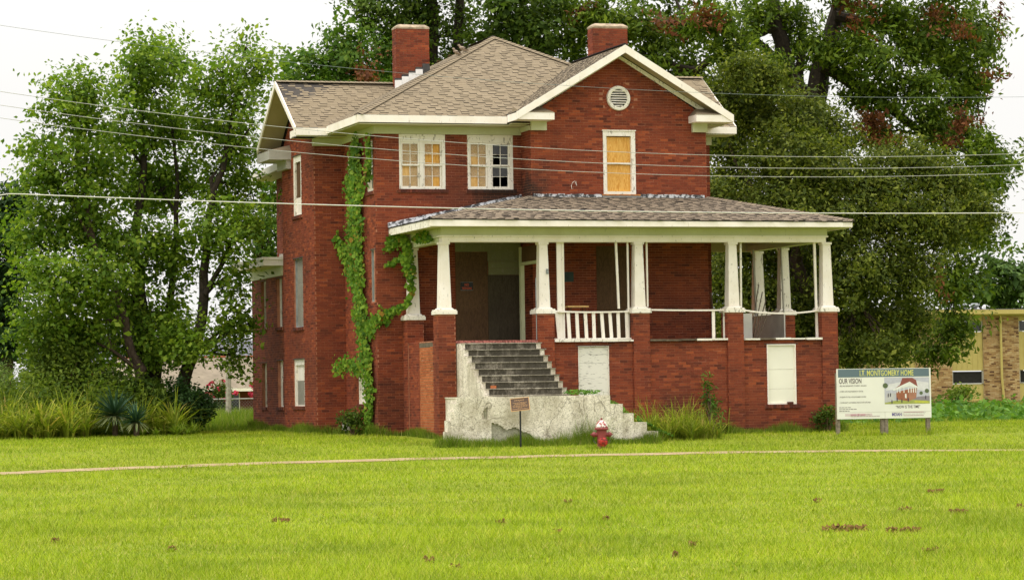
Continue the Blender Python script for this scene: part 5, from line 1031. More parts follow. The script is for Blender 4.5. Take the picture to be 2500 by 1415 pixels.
def fountain(name, centres, nb, h, w, lean, mat, seed, parent=None, **kw):
    """clumps of arching blades, each clump springing outward from its own foot"""
    rng = np.random.default_rng(seed); P, D, H = [], [], []
    for (X, Y, s_) in centres:
        a = rng.uniform(0, 2*math.pi, nb); r = np.abs(rng.normal(size=nb))*.09*s_; x, y = X + np.cos(a)*r, Y + np.sin(a)*r
        P.append(np.stack([x, y, gz(x, y)], 1)); D.append(a + rng.normal(size=nb)*.5); H.append(h*s_*rng.uniform(.4, 1.15, nb))
    P, a, h_ = np.concatenate(P), np.concatenate(D), np.concatenate(H)[:, None]; n = len(P); d = np.stack([np.cos(a), np.sin(a), np.zeros(n)], 1); sd_ = np.stack([-np.sin(a), np.cos(a), np.zeros(n)], 1)
    w_ = w*rng.uniform(.6, 1.4, n)[:, None]; ln = (lean*rng.uniform(.15, 1.6, n))[:, None]; up = np.array([[0, 0, 1.]]); Q = []
    for t in (0, .3, .6, .82, 1.0): Q.append(P + d*h_*ln*t*t + up*h_*(t - .42*np.minimum(ln, 1.4)*t**3))
    V = np.empty((n, 4, 4, 3)); ws = [w_*.8, w_, w_*.8, w_*.5, w_*.06]
    for i in range(4): V[:, i, 0] = Q[i] - sd_*ws[i]/2; V[:, i, 1] = Q[i] + sd_*ws[i]/2; V[:, i, 2] = Q[i+1] + sd_*ws[i+1]/2; V[:, i, 3] = Q[i+1] - sd_*ws[i+1]/2
    return link(name, fast_mesh(name, V.reshape(-1, 3), 4), mat, parent, **kw)
rw = np.random.default_rng(31); cs = []
while len(cs) < 170:
    X, Y = rw.uniform(-17, -9.2), rw.uniform(76.9, 82)
    front = 77.2 + .5*np.sin(X*1.6) + .34*(X + 13.5)
    if Y < front or (X > -11.4 and Y < 79.5): continue
    cs.append((X, Y, rw.uniform(.35, .75) if rw.random() < .6 else rw.uniform(.8, 1.35)))
fountain('weeds', cs, 50, 1.15, .048, .9, 'leaf_weed', 32, kind='stuff', label='long arching yellow-green weeds along the left edge of the lawn')
cs = [(rw.uniform(-16, -10.4), rw.uniform(79.5, 82.5), rw.uniform(.7, 1.3)) for _ in range(70)]
q = np.concatenate([np.array([[X, Y, 0]]) + rw.normal(size=(110, 3))*[[.3, .3, 0]] for X, Y, s_ in cs]); q[:, 2] = gz(q[:, 0], q[:, 1]) + rw.random(len(q))**.8*np.repeat([1.5*s_ for _, _, s_ in cs], 110)
link('broadleaf_weeds', fast_mesh('broadleaf_weeds', leaf_quads(q, .12, .5, rng=rw, wid=.4), 4), 'leaf_weed_dark', kind='stuff', label='tall leafy weeds behind the arching blades at the left')
cs = [(rw.uniform(-11.4, -8.7), rw.uniform(78.9, 81.6), rw.uniform(.3, .6)) for _ in range(60)]
fountain('low_weeds', cs, 40, .9, .03, .9, 'tallgrass', 34, kind='stuff', label='darker low weeds at the foot of the grove')
def yucca(X, Y, h, n, label, seed):
    z = float(gz(X, Y)); t_ = empty('yucca', (X, Y, z), label=label, cat='yucca', group='yuccas beside the weeds'); rng = np.random.default_rng(seed)
    tr_m = MB(); tr_m.tube([(0, 0, -.05), (0, 0, h*.35)], [.07, .09], 7); link('trunk', tr_m, 'bark', t_)
    for k in range(n):
        a = rng.uniform(0, 2*math.pi); el = math.asin(rng.uniform(-.55, .98)); old = el < -.1; L = h*(.62 if not old else .5)*rng.uniform(.8, 1.1); c = np.array([0, 0, h*.42])
        d = np.array([math.cos(a)*math.cos(el), math.sin(a)*math.cos(el), math.sin(el)]); s_ = np.array([-math.sin(a), math.cos(a), 0]); nn = np.cross(d, s_)
        m = MB(); w_ = .028; e = c + d*L; md = c + d*L*.5
        m.add([c - s_*w_*.7, c + s_*w_*.7, md + s_*w_ + nn*.012, md + nn*-.004, md - s_*w_ + nn*.012, e - np.array([0, 0, .05*L if not old else .14*L])], [(0, 1, 2, 3), (0, 3, 4), (4, 3, 5), (3, 2, 5)])
        link('leaf', m, 'leaf_yucca_old' if old else 'leaf_yucca', t_)
yucca(-10.62, 78.6, .01 + 1.4, 170, 'larger dark spiky yucca in front of the left-hand bushes', 41)
yucca(-9.98, 78.0, 1.0, 110, 'smaller spiky yucca right of the larger one', 42)
# plants along the house
p_ = hw(7.15, -.35); sap = shrub('young_sapling', p_.x, p_.y, .36, .3, 1.75, 'leaf_kudzu', .11, 420, 'feathery green sapling growing against the porch base wall', 43, cat='sapling', wid=.3)
p_ = hw(-.95, 4.6); shrub('wall_bush', p_.x - .1, p_.y - .2, .6, .5, .8, 'leaf_mid', .09, 900, 'small bush at the foot of the creeper', 44)
rngv = np.random.default_rng(45)
def on_uv(n, u0, u1, v0, v1, rng):
    u = px_free(n, u0, u1, rng); v = px_free(n, v0, v1, rng); c, s = math.cos(TH), math.sin(TH); X, Y = OX + c*u - s*v, OY + s*u + c*v; return np.stack([X, Y, gz(X, Y)], 1)
cs = []
for _ in range(44):
    p = hw(rngv.uniform(4.0, 6.4), rngv.uniform(-3.1, -1.2)); cs.append((p.x, p.y, rngv.uniform(.55, 1.15)))
fountain('tall_grass_tuft', cs, 40, 1.0, .018, 1.0, 'leaf_weed', 46, label='big clump of tall seeding grass at the right end of the stair', cat='grass clump')
q = on_uv(46, 3.4, 6.8, -2.9, -.5, rngv); blades('seed_stalks', q, 1.15, .012, .35, 'leaf_weed', seed=47, kind='stuff')
# weed cover on the side steps and landing end
q = np.concatenate([on_uv(500, 3.3, 5.0, -3.3, -2.4, rngv)]); uq, vq = to_uv(q[:, 0], q[:, 1]); q[:, 2] = np.interp(uq, [3.3, 3.58, 3.86, 4.2, 4.6, 5], [1.42, 1.3, 1.1, .9, .68, .5])
link('weed_cover', fast_mesh('weed_cover', leaf_quads(q, .09, .8, rng=rngv), 4), 'leaf_kudzu', kind='stuff')
q = on_uv(160, 2.5, 3.2, -3.0, -2.0, rngv); q[:, 2] = 1.56 + .1*rngv.random(160); link('landing_weeds', fast_mesh('landing_weeds', leaf_quads(q, .09, .8, rng=rngv), 4), 'leaf_kudzu', kind='stuff')
# creeping vine over the ground at the right edge
q = on_uv(5200, 13.2, 26, 6, 20, rngv); q[:, 2] += rngv.random(len(q))**1.2*(.35 + .3*np.sin(q[:, 0]*.9 + q[:, 1]*.4)); link('ground_vine', fast_mesh('ground_vine', leaf_quads(q, .17, .9, rng=rngv, wid=.8), 4), 'leaf_kudzu', kind='stuff', label='low creeping vine spreading over the ground before the yellow-brick building')
shrub('wall_weed', *(lambda p: (p.x, p.y))(hw(10.3, -.35)), .55, .4, .75, 'leaf_mid', .08, 700, 'small weedy bush at the right corner of the porch base', 48)
shrub('grass_clump', *(lambda p: (p.x, p.y))(hw(32.6, 38)), 1.2, .8, .9, 'leaf_weed_dark', .12, 900, 'tall weeds by the yellow-brick building behind the sign', 49, cat='weed')

# ------------------------------------------------------------------ fire hydrant
hx, hy = 2.06, 69.6; hz = float(gz(hx, hy)) - .02
hyd = empty('fire_hydrant', (hx, hy, hz), R_(8), label='old red fire hydrant with white paint flaking off its bonnet', cat='hydrant')
t = NT('faded_red_enamel', 0.5, 0.4)
t.color(t.mix(t.ramp(t.noise(16, 6), [(0.6, 0.0), (0.7, 0.6)]), t.ramp(t.noise(5, 4), [(0.3, (0.19, 0.030, 0.030)), (0.7, (0.28, 0.05, 0.047))]), (0.12, 0.03, 0.025))); MT['hyd_red'] = t.m
t = NT('flaking_white_over_red', 0.55, 0.4)
t.color(t.ramp(t.noise(13, 6, dist=.6), [(0.47, (0.30, 0.045, 0.04)), (0.53, (0.68, 0.62, 0.58))])); MT['hyd_cap'] = t.m
t = NT('bright_red_enamel', 0.45, 0.4); t.color(t.ramp(t.noise(22, 5), [(0.42, (0.12, 0.02, 0.015)), (0.55, (0.50, 0.035, 0.03))])); MT['hyd_bright'] = t.m
m = MB(); m.lathe([(.15, 0), (.15, .03), (.115, .035), (.105, .08), (.11, .25), (.118, .42), (.12, .46)], n=24); link('barrel', m, 'hyd_red', hyd, smooth=False)
m = MB(); m.lathe([(.155, .455), (.165, .465), (.165, .49), (.15, .505)], n=24); link('flange', m, 'hyd_red', hyd)
m = MB()
for k in range(8): m.lathe([(.013, .505), (.013, .522)], (.142*math.cos(k*.785), .142*math.sin(k*.785), 0), 6); m.lathe([(.013, .03), (.013, .048)], (.134*math.cos(k*.785), .134*math.sin(k*.785), 0), 6)
link('bolts', m, 'hyd_red', hyd)
m = MB(); m.lathe([(.148, .504), (.14, .54), (.12, .60), (.085, .65), (.05, .675), (.045, .68)], n=24); link('bonnet', m, 'hyd_cap', hyd, smooth=True)
m = MB(); m.lathe([(.028, .675), (.026, .735)], n=5); link('operating_nut', m, 'hyd_red', hyd)
for sg in (-1, 1):
    m = MB(); m.tube([(sg*.08, 0, .345), (sg*.165, 0, .345)], [.055, .052], 14); m.tube([(sg*.165, 0, .345), (sg*.18, 0, .345), (sg*.225, 0, .345), (sg*.235, 0, .345)], [.068, .068, .05, .03], 12); m.tube([(sg*.235, 0, .345), (sg*.265, 0, .345)], [.02, .018], 5); link('side_cap', m, 'hyd_red', hyd)
    m = MB(); m.tube([(sg*.19, -.02, .29), (sg*.2, -.03, .2), (sg*.15, -.09, .13)], .007, 4); link('chain', m, 'black', hyd)
m = MB(); m.tube([(0, -.05, .19), (0, -.17, .175)], [.10, .095], 18); m.tube([(0, -.17, .175), (0, -.19, .172)], [.115, .115], 18); link('pumper_neck', m, 'hyd_red', hyd)
m = MB(); m.tube([(0, -.191, .172), (0, -.235, .168), (0, -.25, .166)], [.108, .10, .05], 18); m.tube([(0, -.25, .166), (0, -.285, .164)], [.024, .02], 5); link('pumper_cap', m, 'hyd_bright', hyd)

# ------------------------------------------------------------------ text and plaques
def text(name, body, x, z, size, mat, parent, y=-.002, sx=1.0, align='LEFT', bold=0.0):
    cu_ = bpy.data.curves.new(name, 'FONT'); cu_.body = body; cu_.size = size; cu_.align_x = align; cu_.offset = bold; cu_.resolution_u = 2
    o = bpy.data.objects.new(name, cu_); COL.objects.link(o); bpy.context.view_layer.update()
    me = bpy.data.meshes.new_from_object(o.evaluated_get(bpy.context.evaluated_depsgraph_get())); bpy.data.objects.remove(o); me.materials.clear()
    co = np.empty(len(me.vertices)*3); me.vertices.foreach_get('co', co); co = co.reshape(-1, 3); v = np.zeros_like(co); v[:, 0] = x + co[:, 0]*sx; v[:, 1] = y; v[:, 2] = z + co[:, 1]; me.vertices.foreach_set('co', v.ravel()); me.update()
    return link(name, me, mat, parent)
pl = empty('plaque_sign', (.15, 69.8, float(gz(.15, 69.8))), R_(-4), label='small bronze plaque tilted on a thin black post before the stair', cat='plaque')
MT['bronze'] = simple('brown_bronze', (.10, .06, .042), .5, .15); MT['gold'] = simple('raised_gold', (.62, .36, .16), .5, .1)
m = MB(); m.tube([(0, 0, -.05), (0.0, 0, .86)], .022, 8); link('post', m, 'black', pl)


def plq(name, boxes, mat):
    m = MB(); Mx = Matrix.Translation((0, -.04, 1.02)) @ Matrix.Rotation(R_(-5.5), 4, 'Y') @ Matrix.Rotation(R_(-14), 4, 'X') @ Matrix.Shear('XZ', 4, (0, 0)) 
    for b in boxes: m.box(b[:3], b[3:])
    m.v = [tuple(Mx @ Vector(p)) for p in m.v]; return link(name, m, mat, pl)
plq('plate', [(-.215, 0, -.155, .215, .02, .155)], 'bronze')
plq('plate_border', [(-.225, -.008, .145, .225, .022, .157), (-.225, -.008, -.157, .225, .022, -.145), (-.225, -.007, -.145, -.213, .021, .145), (.213, -.007, -.145, .225, .021, .145)], 'gold')
rows = [(.10, .13), (.07, .02), (.04, .17), (.015, .12), (-.005, .15), (-.035, .18), (-.06, .17), (-.085, .06), (-.11, .19)]
lines = []
rr_ = random.Random(3)
for z, hwid in rows:
    x = -hwid
    while x < hwid - .015:
        w_ = min(rr_.uniform(.02, .06), hwid - x); h_ = .007 if z < .09 else .010; lines.append((x, -.003, z - h_/2, x + w_, .0, z + h_/2)); x += w_ + .010
plq('raised_lines', lines, 'gold')

# project board on three posts
sg = empty('project_sign', tuple(hw(9.65, -2.5, float(gz(*hw(9.65, -2.5).xy)))), TH, label='white project signboard with blue-grey header on three wooden posts', cat='sign'); sz = sg.location.z
zb, zt, sw = .83 - sz, 2.09 - sz, 2.585
MT['sign_white'] = simple('sign_white', (.74, .73, .66), .45, .04, 2); MT['sign_blue'] = simple('sign_blue_grey', (.115, .165, .19), .45, .04, 2); MT['sign_yellow'] = simple('sign_yellow', (.62, .60, .16), .5, .02)
MT['ink'] = simple('sign_ink', (.06, .035, .04), .5, .02); MT['ink_grey'] = simple('faded_ink', (.42, .40, .37), .5, .02); MT['ink_violet'] = simple('violet_ink', (.10, .07, .28), .5, .02); MT['ink_rose'] = simple('rose_ink', (.48, .26, .30), .5, .02); MT['ink_pale'] = simple('pale_rose_ink', (.62, .52, .50), .5, .02)
m = MB(); m.box((0, 0, zb), (sw, .025, zt)); link('board', m, 'sign_white', sg)
m = MB(); m.box((.035, -.002, zt - .215), (sw - .045, 0, zt - .012)); link('header', m, 'sign_blue', sg)
text('header_lettering', 'I.T. MONTGOMERY HOME', .62, zt - .185, .205, 'sign_yellow', sg, -.004, .62, bold=.002)
text('title_lettering', 'OUR VISION', .055, zt - .37, .18, 'ink', sg, -.003, .62, bold=.002)
for k, s in enumerate(('BED AND BREAKFAST/ STUDENT  HOUSING', 'CYBER CAFE AND RESEARCH CENTER', "MUSEUM TO TELL MONTGOMERY'S STORY", 'COMMUNITY GATHERING PLACE WITH KITCHEN')):
    text('list_lettering', '- ' + s, .06, zt - .445 - .14*k, .05, 'ink', sg, -.003, .74)
text('motto_lettering', '“NOW IS THE TIME”', 1.60, zt - 1.01, .105, 'ink', sg, -.003, .72, bold=.0008)
text('logo_lettering', 'MDAH', 1.49, zt - 1.20, .11, 'ink_violet', sg, -.003, .85, bold=.002)
m = MB(); m.box((.03, -.002, zt - 1.095), (sw - .02, 0, zt - 1.09)); m.box((1.30, -.002, zb + .02), (1.306, 0, zt - 1.097)); link('ruled_line', m, 'ink_grey', sg)
m = MB()
for k in range(3):
    x = .05
    while x < (.36, .45, .32)[k]: w_ = rr_.uniform(.03, .08); m.box((x, -.002, zt - .975 - .046*k), (x + w_, 0, zt - .962 - .046*k)); x += w_ + .014
link('small_print', m, 'ink', sg)
m = MB()
for k in range(3):
    x = 1.49
    while x < 2.36: w_ = rr_.uniform(.03, .1); m.box((x, -.002, zb + .135 - .036*k), (x + w_, 0, zb + .146 - .036*k)); x += w_ + .014
for k, (a, b, z) in enumerate(((.60, .9, .10), (.36, 1.13, .06))):
    x = a
    while x < b: w_ = rr_.uniform(.03, .09); m.box((x, -.002, zb + z), (x + w_, 0, zb + z + .014)); x += w_ + .016
link('small_print', m, 'ink_grey', sg)
m = MB(); m.box((1.82, -.002, zt - 1.118), (2.37, 0, zt - 1.104)); m.box((1.82, -.002, zt - 1.205), (2.37, 0, zt - 1.195)); link('logo_bar', m, 'ink_rose', sg)
m = MB(); m.box((.21, -.002, zt - 1.19), (.95, 0, zt - 1.125)); link('logo_band', m, 'ink_pale', sg)
text('logo_lettering', 'BOARD', .36, zt - 1.185, .052, 'ink_rose', sg, -.004, 1.0) if False else None
m = MB(); m.box((.36, -.004, zt - 1.175), (.52, -.002, zt - 1.14)); m.box((.545, -.004, zt - 1.185), (.60, -.002, zt - 1.13)); m.box((.625, -.004, zt - 1.175), (.76, -.002, zt - 1.14)); m.box((.36, -.003, zt - 1.205), (1.15, -.001, zt - 1.2)); link('logo_mark', m, 'ink_rose', sg)
# printed picture of the planned house
px0, px1, pz0, pz1 = 1.30, 2.545, zt - .90, zt - .235
def pic(name, pts, mat, lay): m = MB(); m.add([(px0 + a*(px1-px0), -.002 - lay*.0006, pz0 + b*(pz1-pz0)) for a, b in pts], [tuple(range(len(pts)))]); return link(name, m, mat, sg)
def flat(n, c): MT[n] = simple(n, c, .5, .08, 12); return n
pic('printed_picture', [(0,0),(1,0),(1,1),(0,1)], flat('print_sky', (.46, .46, .52)), 0)
pic('printed_cloud', [(.02,.5),(.5,.62),(.98,.45),(.98,.8),(.6,.9),(.1,.75)], flat('print_cloud', (.62, .61, .62)), 1)
pic('printed_lawn', [(0,0),(1,0),(1,.26),(.6,.17),(.2,.12),(0,.1)], flat('print_green', (.33, .36, .09)), 2)
pic('printed_road', [(.55,.16),(1,.1),(1,.29),(.75,.27)], flat('print_road', (.25, .22, .25)), 3)
pic('printed_wall', [(.26,.17),(.54,.1),(.70,.22),(.72,.6),(.52,.55),(.26,.45)], flat('print_brick', (.30, .11, .06)), 4)
pic('printed_side_wall', [(.54,.1),(.70,.22),(.71,.6),(.53,.5)], flat('print_brick2', (.36, .17, .11)), 5)
pic('printed_roof', [(.20,.55),(.52,.78),(.74,.62),(.70,.9),(.62,.98),(.40,.98),(.34,.72)], flat('print_roof', (.24, .075, .06)), 5)
pic('printed_eave', [(.18,.55),(.56,.84),(.74,.64),(.73,.60),(.55,.68),(.20,.50)], flat('print_white', (.70, .70, .66)), 6)
for a in (.27, .33, .42, .52, .58, .63, .68): pic('printed_column', [(a,.42),(a+.02,.42),(a+.02,.62),(a,.60)], 'print_white', 7)
pic('printed_window', [(.45,.22),(.485,.21),(.485,.37),(.45,.38)], 'print_white', 7)
pic('printed_steps', [(0,.05),(.18,.1),(.26,.4),(.05,.42)], flat('print_grey', (.48, .47, .47)), 4)
for a, b, r in ((.94,.48,.05), (.81,.4,.04), (.02,.7,.06)): pic('printed_tree', [(a + r*math.cos(k), b + r*1.7*math.sin(k)) for k in np.linspace(0, 6.28, 9)[:-1]], flat('print_tree', (.10, .13, .06)), 5)
for k in range(4): pic('printed_bush', [(.70 + .075*k + .045*math.cos(q_), .08 - .01*k + .05*math.sin(q_)) for q_ in np.linspace(0, 6.28, 9)[:-1]], flat('print_bush', (.46, .47, .07)), 5)
for a, b in ((.07,.32), (.12,.33), (.265,.16), (.37,.10), (.51,.14), (.15,.07), (.9,.22)): pic('printed_figure', [(a, b - .06), (a + .018, b - .06), (a + .022, b + .06), (a + .006, b + .1), (a - .004, b + .03)], flat('print_dark', (.06, .05, .07)), 8)
for k, (x, w_) in enumerate(((-.0, .085), (1.21, .19), (2.47, .095))):
    m = MB()
    if k == 1: m.box((x, .03, -.45), (x + .09, .12, zb + .4)); m.box((x + .1, .03, -.45), (x + .19, .12, zb + .4))
    else: m.box((x, .03, -.45), (x + w_, .12, zt - .1))
    link('post', m, simple('grey_post_wood', (.20, .165, .12), .9, .35, 14), sg)
# no trespassing sign on the door board
ts = empty('warning_sign', tuple(hw(1.58, 3.367, 4.32)), TH, label='small black sign with red lettering nailed to the brown door board', cat='sign')
m = MB(); m.box((0, -.012, 0), (.335, -.002, .215)); link('plate', m, 'black', ts)
MT['red_ink'] = simple('red_sign_ink', (.55, .09, .04), .6, .05); m = MB(); m.box((.0, -.0135, .0), (.335, -.0125, .006)); m.box((0, -.0135, .209), (.335, -.0125, .215)); link('edge_line', m, 'galv', ts)
text('lettering', 'NO', .1675, .115, .095, 'red_ink', ts, -.014, .8, 'CENTER', .002); text('lettering', 'TRESPASSING', .1675, .025, .085, 'red_ink', ts, -.014, .54, 'CENTER', .002)

# ------------------------------------------------------------------ overhead wires
MT['wire'] = simple('weathered_aluminium_wire', (.42, .41, .38), .5, .1); MT['wire_thick'] = simple('pale_insulated_cable', (.62, .60, .55), .5, .1); MT['wire_blue'] = simple('thin_blue_grey_wire', (.20, .23, .23), .5, .1)
def wire(c, r, mat, label, v=-11.5, u0=-45, u1=60, extra=None):
    m = MB(); pts = []
    for u in np.linspace(u0, u1, 90): p = hw(u, v); pts.append((p.x, p.y, c[0]*u*u + c[1]*u + c[2]))
    if extra: pts = extra + [p for p in pts if p[0] > extra[-1][0]]
    m.tube(pts, r, 6); return tag(link('overhead_wire', m, mat), label, 'wire', 'overhead wires along the street')
wire((.00344, -.0411, 8.081), .004, 'wire_blue', 'topmost thin wire crossing the sky at upper left')
wire((.00393, -.0372, 6.724), .006, 'wire', 'upper of the three close parallel wires before the upper windows')
wire((.0039, -.0362, 6.467), .006, 'wire', 'middle one of the three close parallel wires before the upper windows')
wire((.00379, -.0330, 6.266), .006, 'wire', 'lowest of the three close parallel wires before the upper windows')
def w4(u): return .00105*u*u - .01161*u + 5.442
ex = []
for u, dz in ((-30, -.25), (-13.2, -.19), (-12.9, -.185), (-12.65, -.14), (-12.4, -.05), (-12.2, -.008), (-11.9, 0)): p = hw(u, -11.5); ex.append((p.x, p.y, w4(u) + dz))
wire((.00105, -.01161, 5.442), .0115, 'wire_thick', 'thick pale cable crossing low before the porch roof', extra=ex)

# ------------------------------------------------------------------ yellow-brick building at the right
YB = empty('yellow_brick_building', tuple(hw(0, 0)), TH, label='low tan brick building with yellow panels behind the signboard', cat='building')
MT['tan_brick'] = brick_mat('tan_brick', [(0, (.10, .05, .03)), (.12, (.28, .16, .07)), (.3, (.42, .26, .11)), (.7, (.50, .33, .15)), (1, (.58, .42, .22))], 0.05)
MT['yellow'] = paint_mat('yellow_panel_paint', (.50, .40, .13), .74); MT['tan_mortar'] = simple('tan_mortar', (.42, .32, .20), .95)
yb = MB(); wy = ('u', 42.0, -1); core = MB(); u = 28.2; bays = []
while u < 46: bays.append((u + .0, u + 1.46)); u += 3.13
bays = [(34.41 + 3.13*k, 35.87 + 3.13*k) for k in range(-3, 5)]
holes = [(a, b, 1.02, 4.56) for a, b in bays]
wall_core(core, wy, 23.0, 52, .6, 4.60, holes); link('wall', core, 'tan_mortar', YB)
bricks(wy, 28.5, 40.0, .85, 4.58, holes, out=yb, proud=.01); link('brickwork', yb, 'tan_brick', YB, kind='stuff')
for k, (a, b) in enumerate(bays):
    for nm, z0, z1, mt, d in (('lower_panel', 1.02, 1.74, 'yellow', -.06), ('dark_opening', 1.78, 2.26, 'dark', -.12), ('panel', 2.30, 3.92, 'yellow', -.06), ('clerestory_window', 3.97, 4.36, 'glass_dark', -.12), ('top_panel', 4.38, 4.56, 'yellow', -.05)):
        m = MB(); wbox(m, wy, a + .003, b - .003, z0, z1, -.2, d)
        if 'panel' in nm:
            for j in range(1, 6): wbox(m, wy, a + (b-a)*j/6 - .008, a + (b-a)*j/6 + .008, z0 + .01, z1 - .01, d - .01, d + .012)
        o = link(nm, m, mt, YB)
        if nm in ('dark_opening', 'clerestory_window'):
            f = MB(); wbox(f, wy, a + .004, a + .05, z0 - .03, z1 + .02, -.119, -.03); wbox(f, wy, b - .05, b - .004, z0 - .03, z1 + .02, -.119, -.03); wbox(f, wy, a + .05, b - .05, z0 - .03, z0 - .001, -.119, -.03); link('window_frame', f, 'grey_trim', o)
    m = MB(); wbox(m, wy, a - .08, b + .08, .93, 1.018, -.1, .06); link('sill', m, 'tan_brick', YB)
m = MB(); wbox(m, wy, 22.5, 52.5, 4.66, 4.84, -.1, .45); link('gutter', m, 'yellow', YB); m = MB(); wbox(m, wy, 22.8, 52.2, 4.6, 4.658, -.1, .2); link('eave_board', m, 'yellow', YB)
m = MB(); m.hexa([(22.5, 41.6, 4.845), (52.5, 41.6, 4.845), (52.5, 54, 4.845), (22.5, 54, 4.845)], [(22.5, 41.7, 4.88), (52.5, 41.7, 4.88), (52.5, 54, 5.0), (22.5, 54, 5.0)]); link('roof', m, 'felt', YB)
m = MB(); m.tube([hw(36.62, 41.88, 0) - hw(0, 0), (36.65, 41.88, 2), (36.62, 41.85, 4.7)][1:] , .055, 8); m.tube([(36.74, 41.88, .9), (36.65, 41.88, 2)], .055, 8); link('downspout', m, 'yellow', YB)
for u in (35.72, 36.25): m = MB(); m.lathe([(.1, 4.86), (.1, 4.98), (.17, 5.02), (.19, 5.1), (.13, 5.18)], (u, 43.5, 0), 12); link('roof_vent', m, 'galv', YB)
m = MB(); wbox(m, ('v', 23.0, -1), 42.0, 54, .6, 4.6, -.2, 0); link('end_wall', m, 'tan_brick', YB)

# ------------------------------------------------------------------ houses, fence and pole far behind at the left
TB = empty('tan_roof_house', tuple(hw(0, 0)), TH, label='low house with a broad tan shingle roof glimpsed through the grove', cat='house')
MT['tan_roof'] = simple('tan_roof_shingle', (.215, .175, .125), .95, .18, 3)
m = MB(); m.box((1.5, 55.6, .6), (12.5, 62, 2.0)); link('wall', m, 'sill_brick', TB)
m = MB(); m.hexa([(1, 55, 2.06), (13, 55, 2.06), (13, 62, 2.06), (1, 62, 2.06)], [(2, 58.5, 3.45), (11.5, 58.5, 3.45), (11.5, 58.6, 3.45), (2, 58.6, 3.45)]); RF = link('roof', m, 'tan_roof', TB)
m = MB(); m.box((2, 58.45, 3.452), (11.5, 58.65, 3.52)); link('ridge_tiles', m, simple('terracotta_ridge', (.42, .13, .06), .9), RF)
m = MB(); m.box((1, 54.96, 1.92), (13, 55.0, 2.055)); link('fascia', m, 'white', TB)
for u in (5.2, 6.4, 7.6): m = MB(); m.box((u, 55.56, 1.05), (u + .45, 55.598, 1.85)); w_ = link('window', m, 'white', TB); m = MB(); m.box((u + .05, 55.53, 1.1), (u + .40, 55.558, 1.8)); link('pane', m, 'glass_dark', w_)
GB = empty('grey_roof_building', tuple(hw(0, 0)), TH, label='dark grey roof beyond the tan roofed house', cat='building')
m = MB(); m.box((3, 74, .8), (13, 82, 3.4)); link('wall', m, 'sill_brick', GB); m = MB(); m.hexa([(2.5, 73.5, 3.45), (13.5, 73.5, 3.45), (13.5, 82.5, 3.45), (2.5, 82.5, 3.45)], [(3.5, 78, 4.75), (12, 78, 4.75), (12, 78.1, 4.75), (3.5, 78.1, 4.75)]); link('roof', m, simple('slate_grey_roof', (.13, .13, .145), .9), GB)
UP = tag(link('utility_pole', (lambda m: (m.tube([(0, 0, -.1), (0.02, 0, 2.6)], [.10, .09], 8), m)[1])(MB()), simple('pale_pole_wood', (.34, .31, .24), .9, .3, 9)), 'short pale wooden pole standing before the tan roofed house', 'pole'); UP.location = hw(.96, 30, .85)
CF = empty('chain_link_fence', tuple(hw(0, 30)), TH, label='low chain-link fence with grey top rail behind the uncut grass', cat='fence')
m = MB(); m.tube([(-14, 0, 1.585), (3, 0, 1.585)], .025, 6); link('top_rail', m, 'grey_trim', CF)
for u in np.arange(-14, 3.1, 2.4): m = MB(); m.tube([(u, 0, .7), (u, 0, 1.62)], .03, 6); link('post', m, 'grey_trim', CF)
m = MB()
for a in np.arange(-14, 3, .11):
    m.add([(a, .01, .8), (a + .006, .01, .8), (a + .75, .01, 1.56), (a + .744, .01, 1.56)], [(0,1,2,3)]); m.add([(a, .014, 1.56), (a + .006, .014, 1.56), (a + .75, .014, .8), (a + .744, .014, .8)], [(0,1,2,3)])
link('wire_mesh', m, 'galv', CF, kind='stuff')

# ------------------------------------------------------------------ gas pipe stub, birds, dirt clods
gp = empty('gas_meter', tuple(hw(-1.0, 5.6, float(gz(*hw(-1.0, 5.6).xy)))), TH, label='small gas meter pipe at the foot of the wall by the creeper', cat='meter')
m = MB(); m.tube([(0, 0, -.1), (0, 0, .62), (.05, 0, .66), (.28, 0, .66)], .018, 6); link('pipe', m, 'black', gp); m = MB(); m.box((-.09, -.06, .12), (.09, .06, .34)); m.lathe([(.07, .34), (.05, .38)], n=10); link('meter_body', m, 'grey_trim', gp)
def bird(u, v, z, rz, label):
    b_ = empty('dove', tuple(hw(u, v, z)), TH + rz, label=label, cat='bird', group='doves on the roof hip')
    m = MB(); pr = [(-.17, .012, .0), (-.10, .022, .012), (-.04, .048, .04), (.02, .056, .062), (.07, .045, .085), (.095, .03, .115), (.11, .034, .145), (.13, .026, .152), (.148, .008, .148), (.165, .003, .144)]
    for i in range(len(pr)-1): m.tube([(pr[i][0], 0, pr[i][2] + .04), (pr[i+1][0], 0, pr[i+1][2] + .04)], [pr[i][1], pr[i+1][1]], 8, cap=False)
    link('body', m, simple('dove_feather', (.33, .25, .19), .8, .2, 20), b_, smooth=True)
    for s in (-1, 1):
        m = MB(); m.tube([(.0, s*.018, -.01), (.0, s*.02, .06)], .004, 4); link('leg', m, 'stem', b_)
        m = MB(); m.hexa([(-.15, s*.028, .055), (.05, s*.045, .09), (.05, s*.052, .12), (-.06, s*.05, .115)], [(-.15, s*.032, .06), (.05, s*.054, .095), (.05, s*.06, .12), (-.06, s*.058, .115)]); link('wing', m, 'ply_grey', b_)
bird(2.52, 6.57, 10.86, R_(200), 'lower dove perched on the left roof hip'); bird(2.78, 6.83, 11.0, R_(170), 'upper dove perched on the left roof hip')
ORD = 'first second third fourth fifth sixth seventh eighth ninth tenth eleventh twelfth thirteenth fourteenth fifteenth sixteenth seventeenth eighteenth nineteenth twentieth'.split()
ORD += ['twenty-' + x for x in ORD[:9]] + ['thirtieth']
RANK = {k: i for i, k in enumerate(sorted(range(len(CLOD)), key=lambda k: CLOD[k][0]/CLOD[k][1]))}
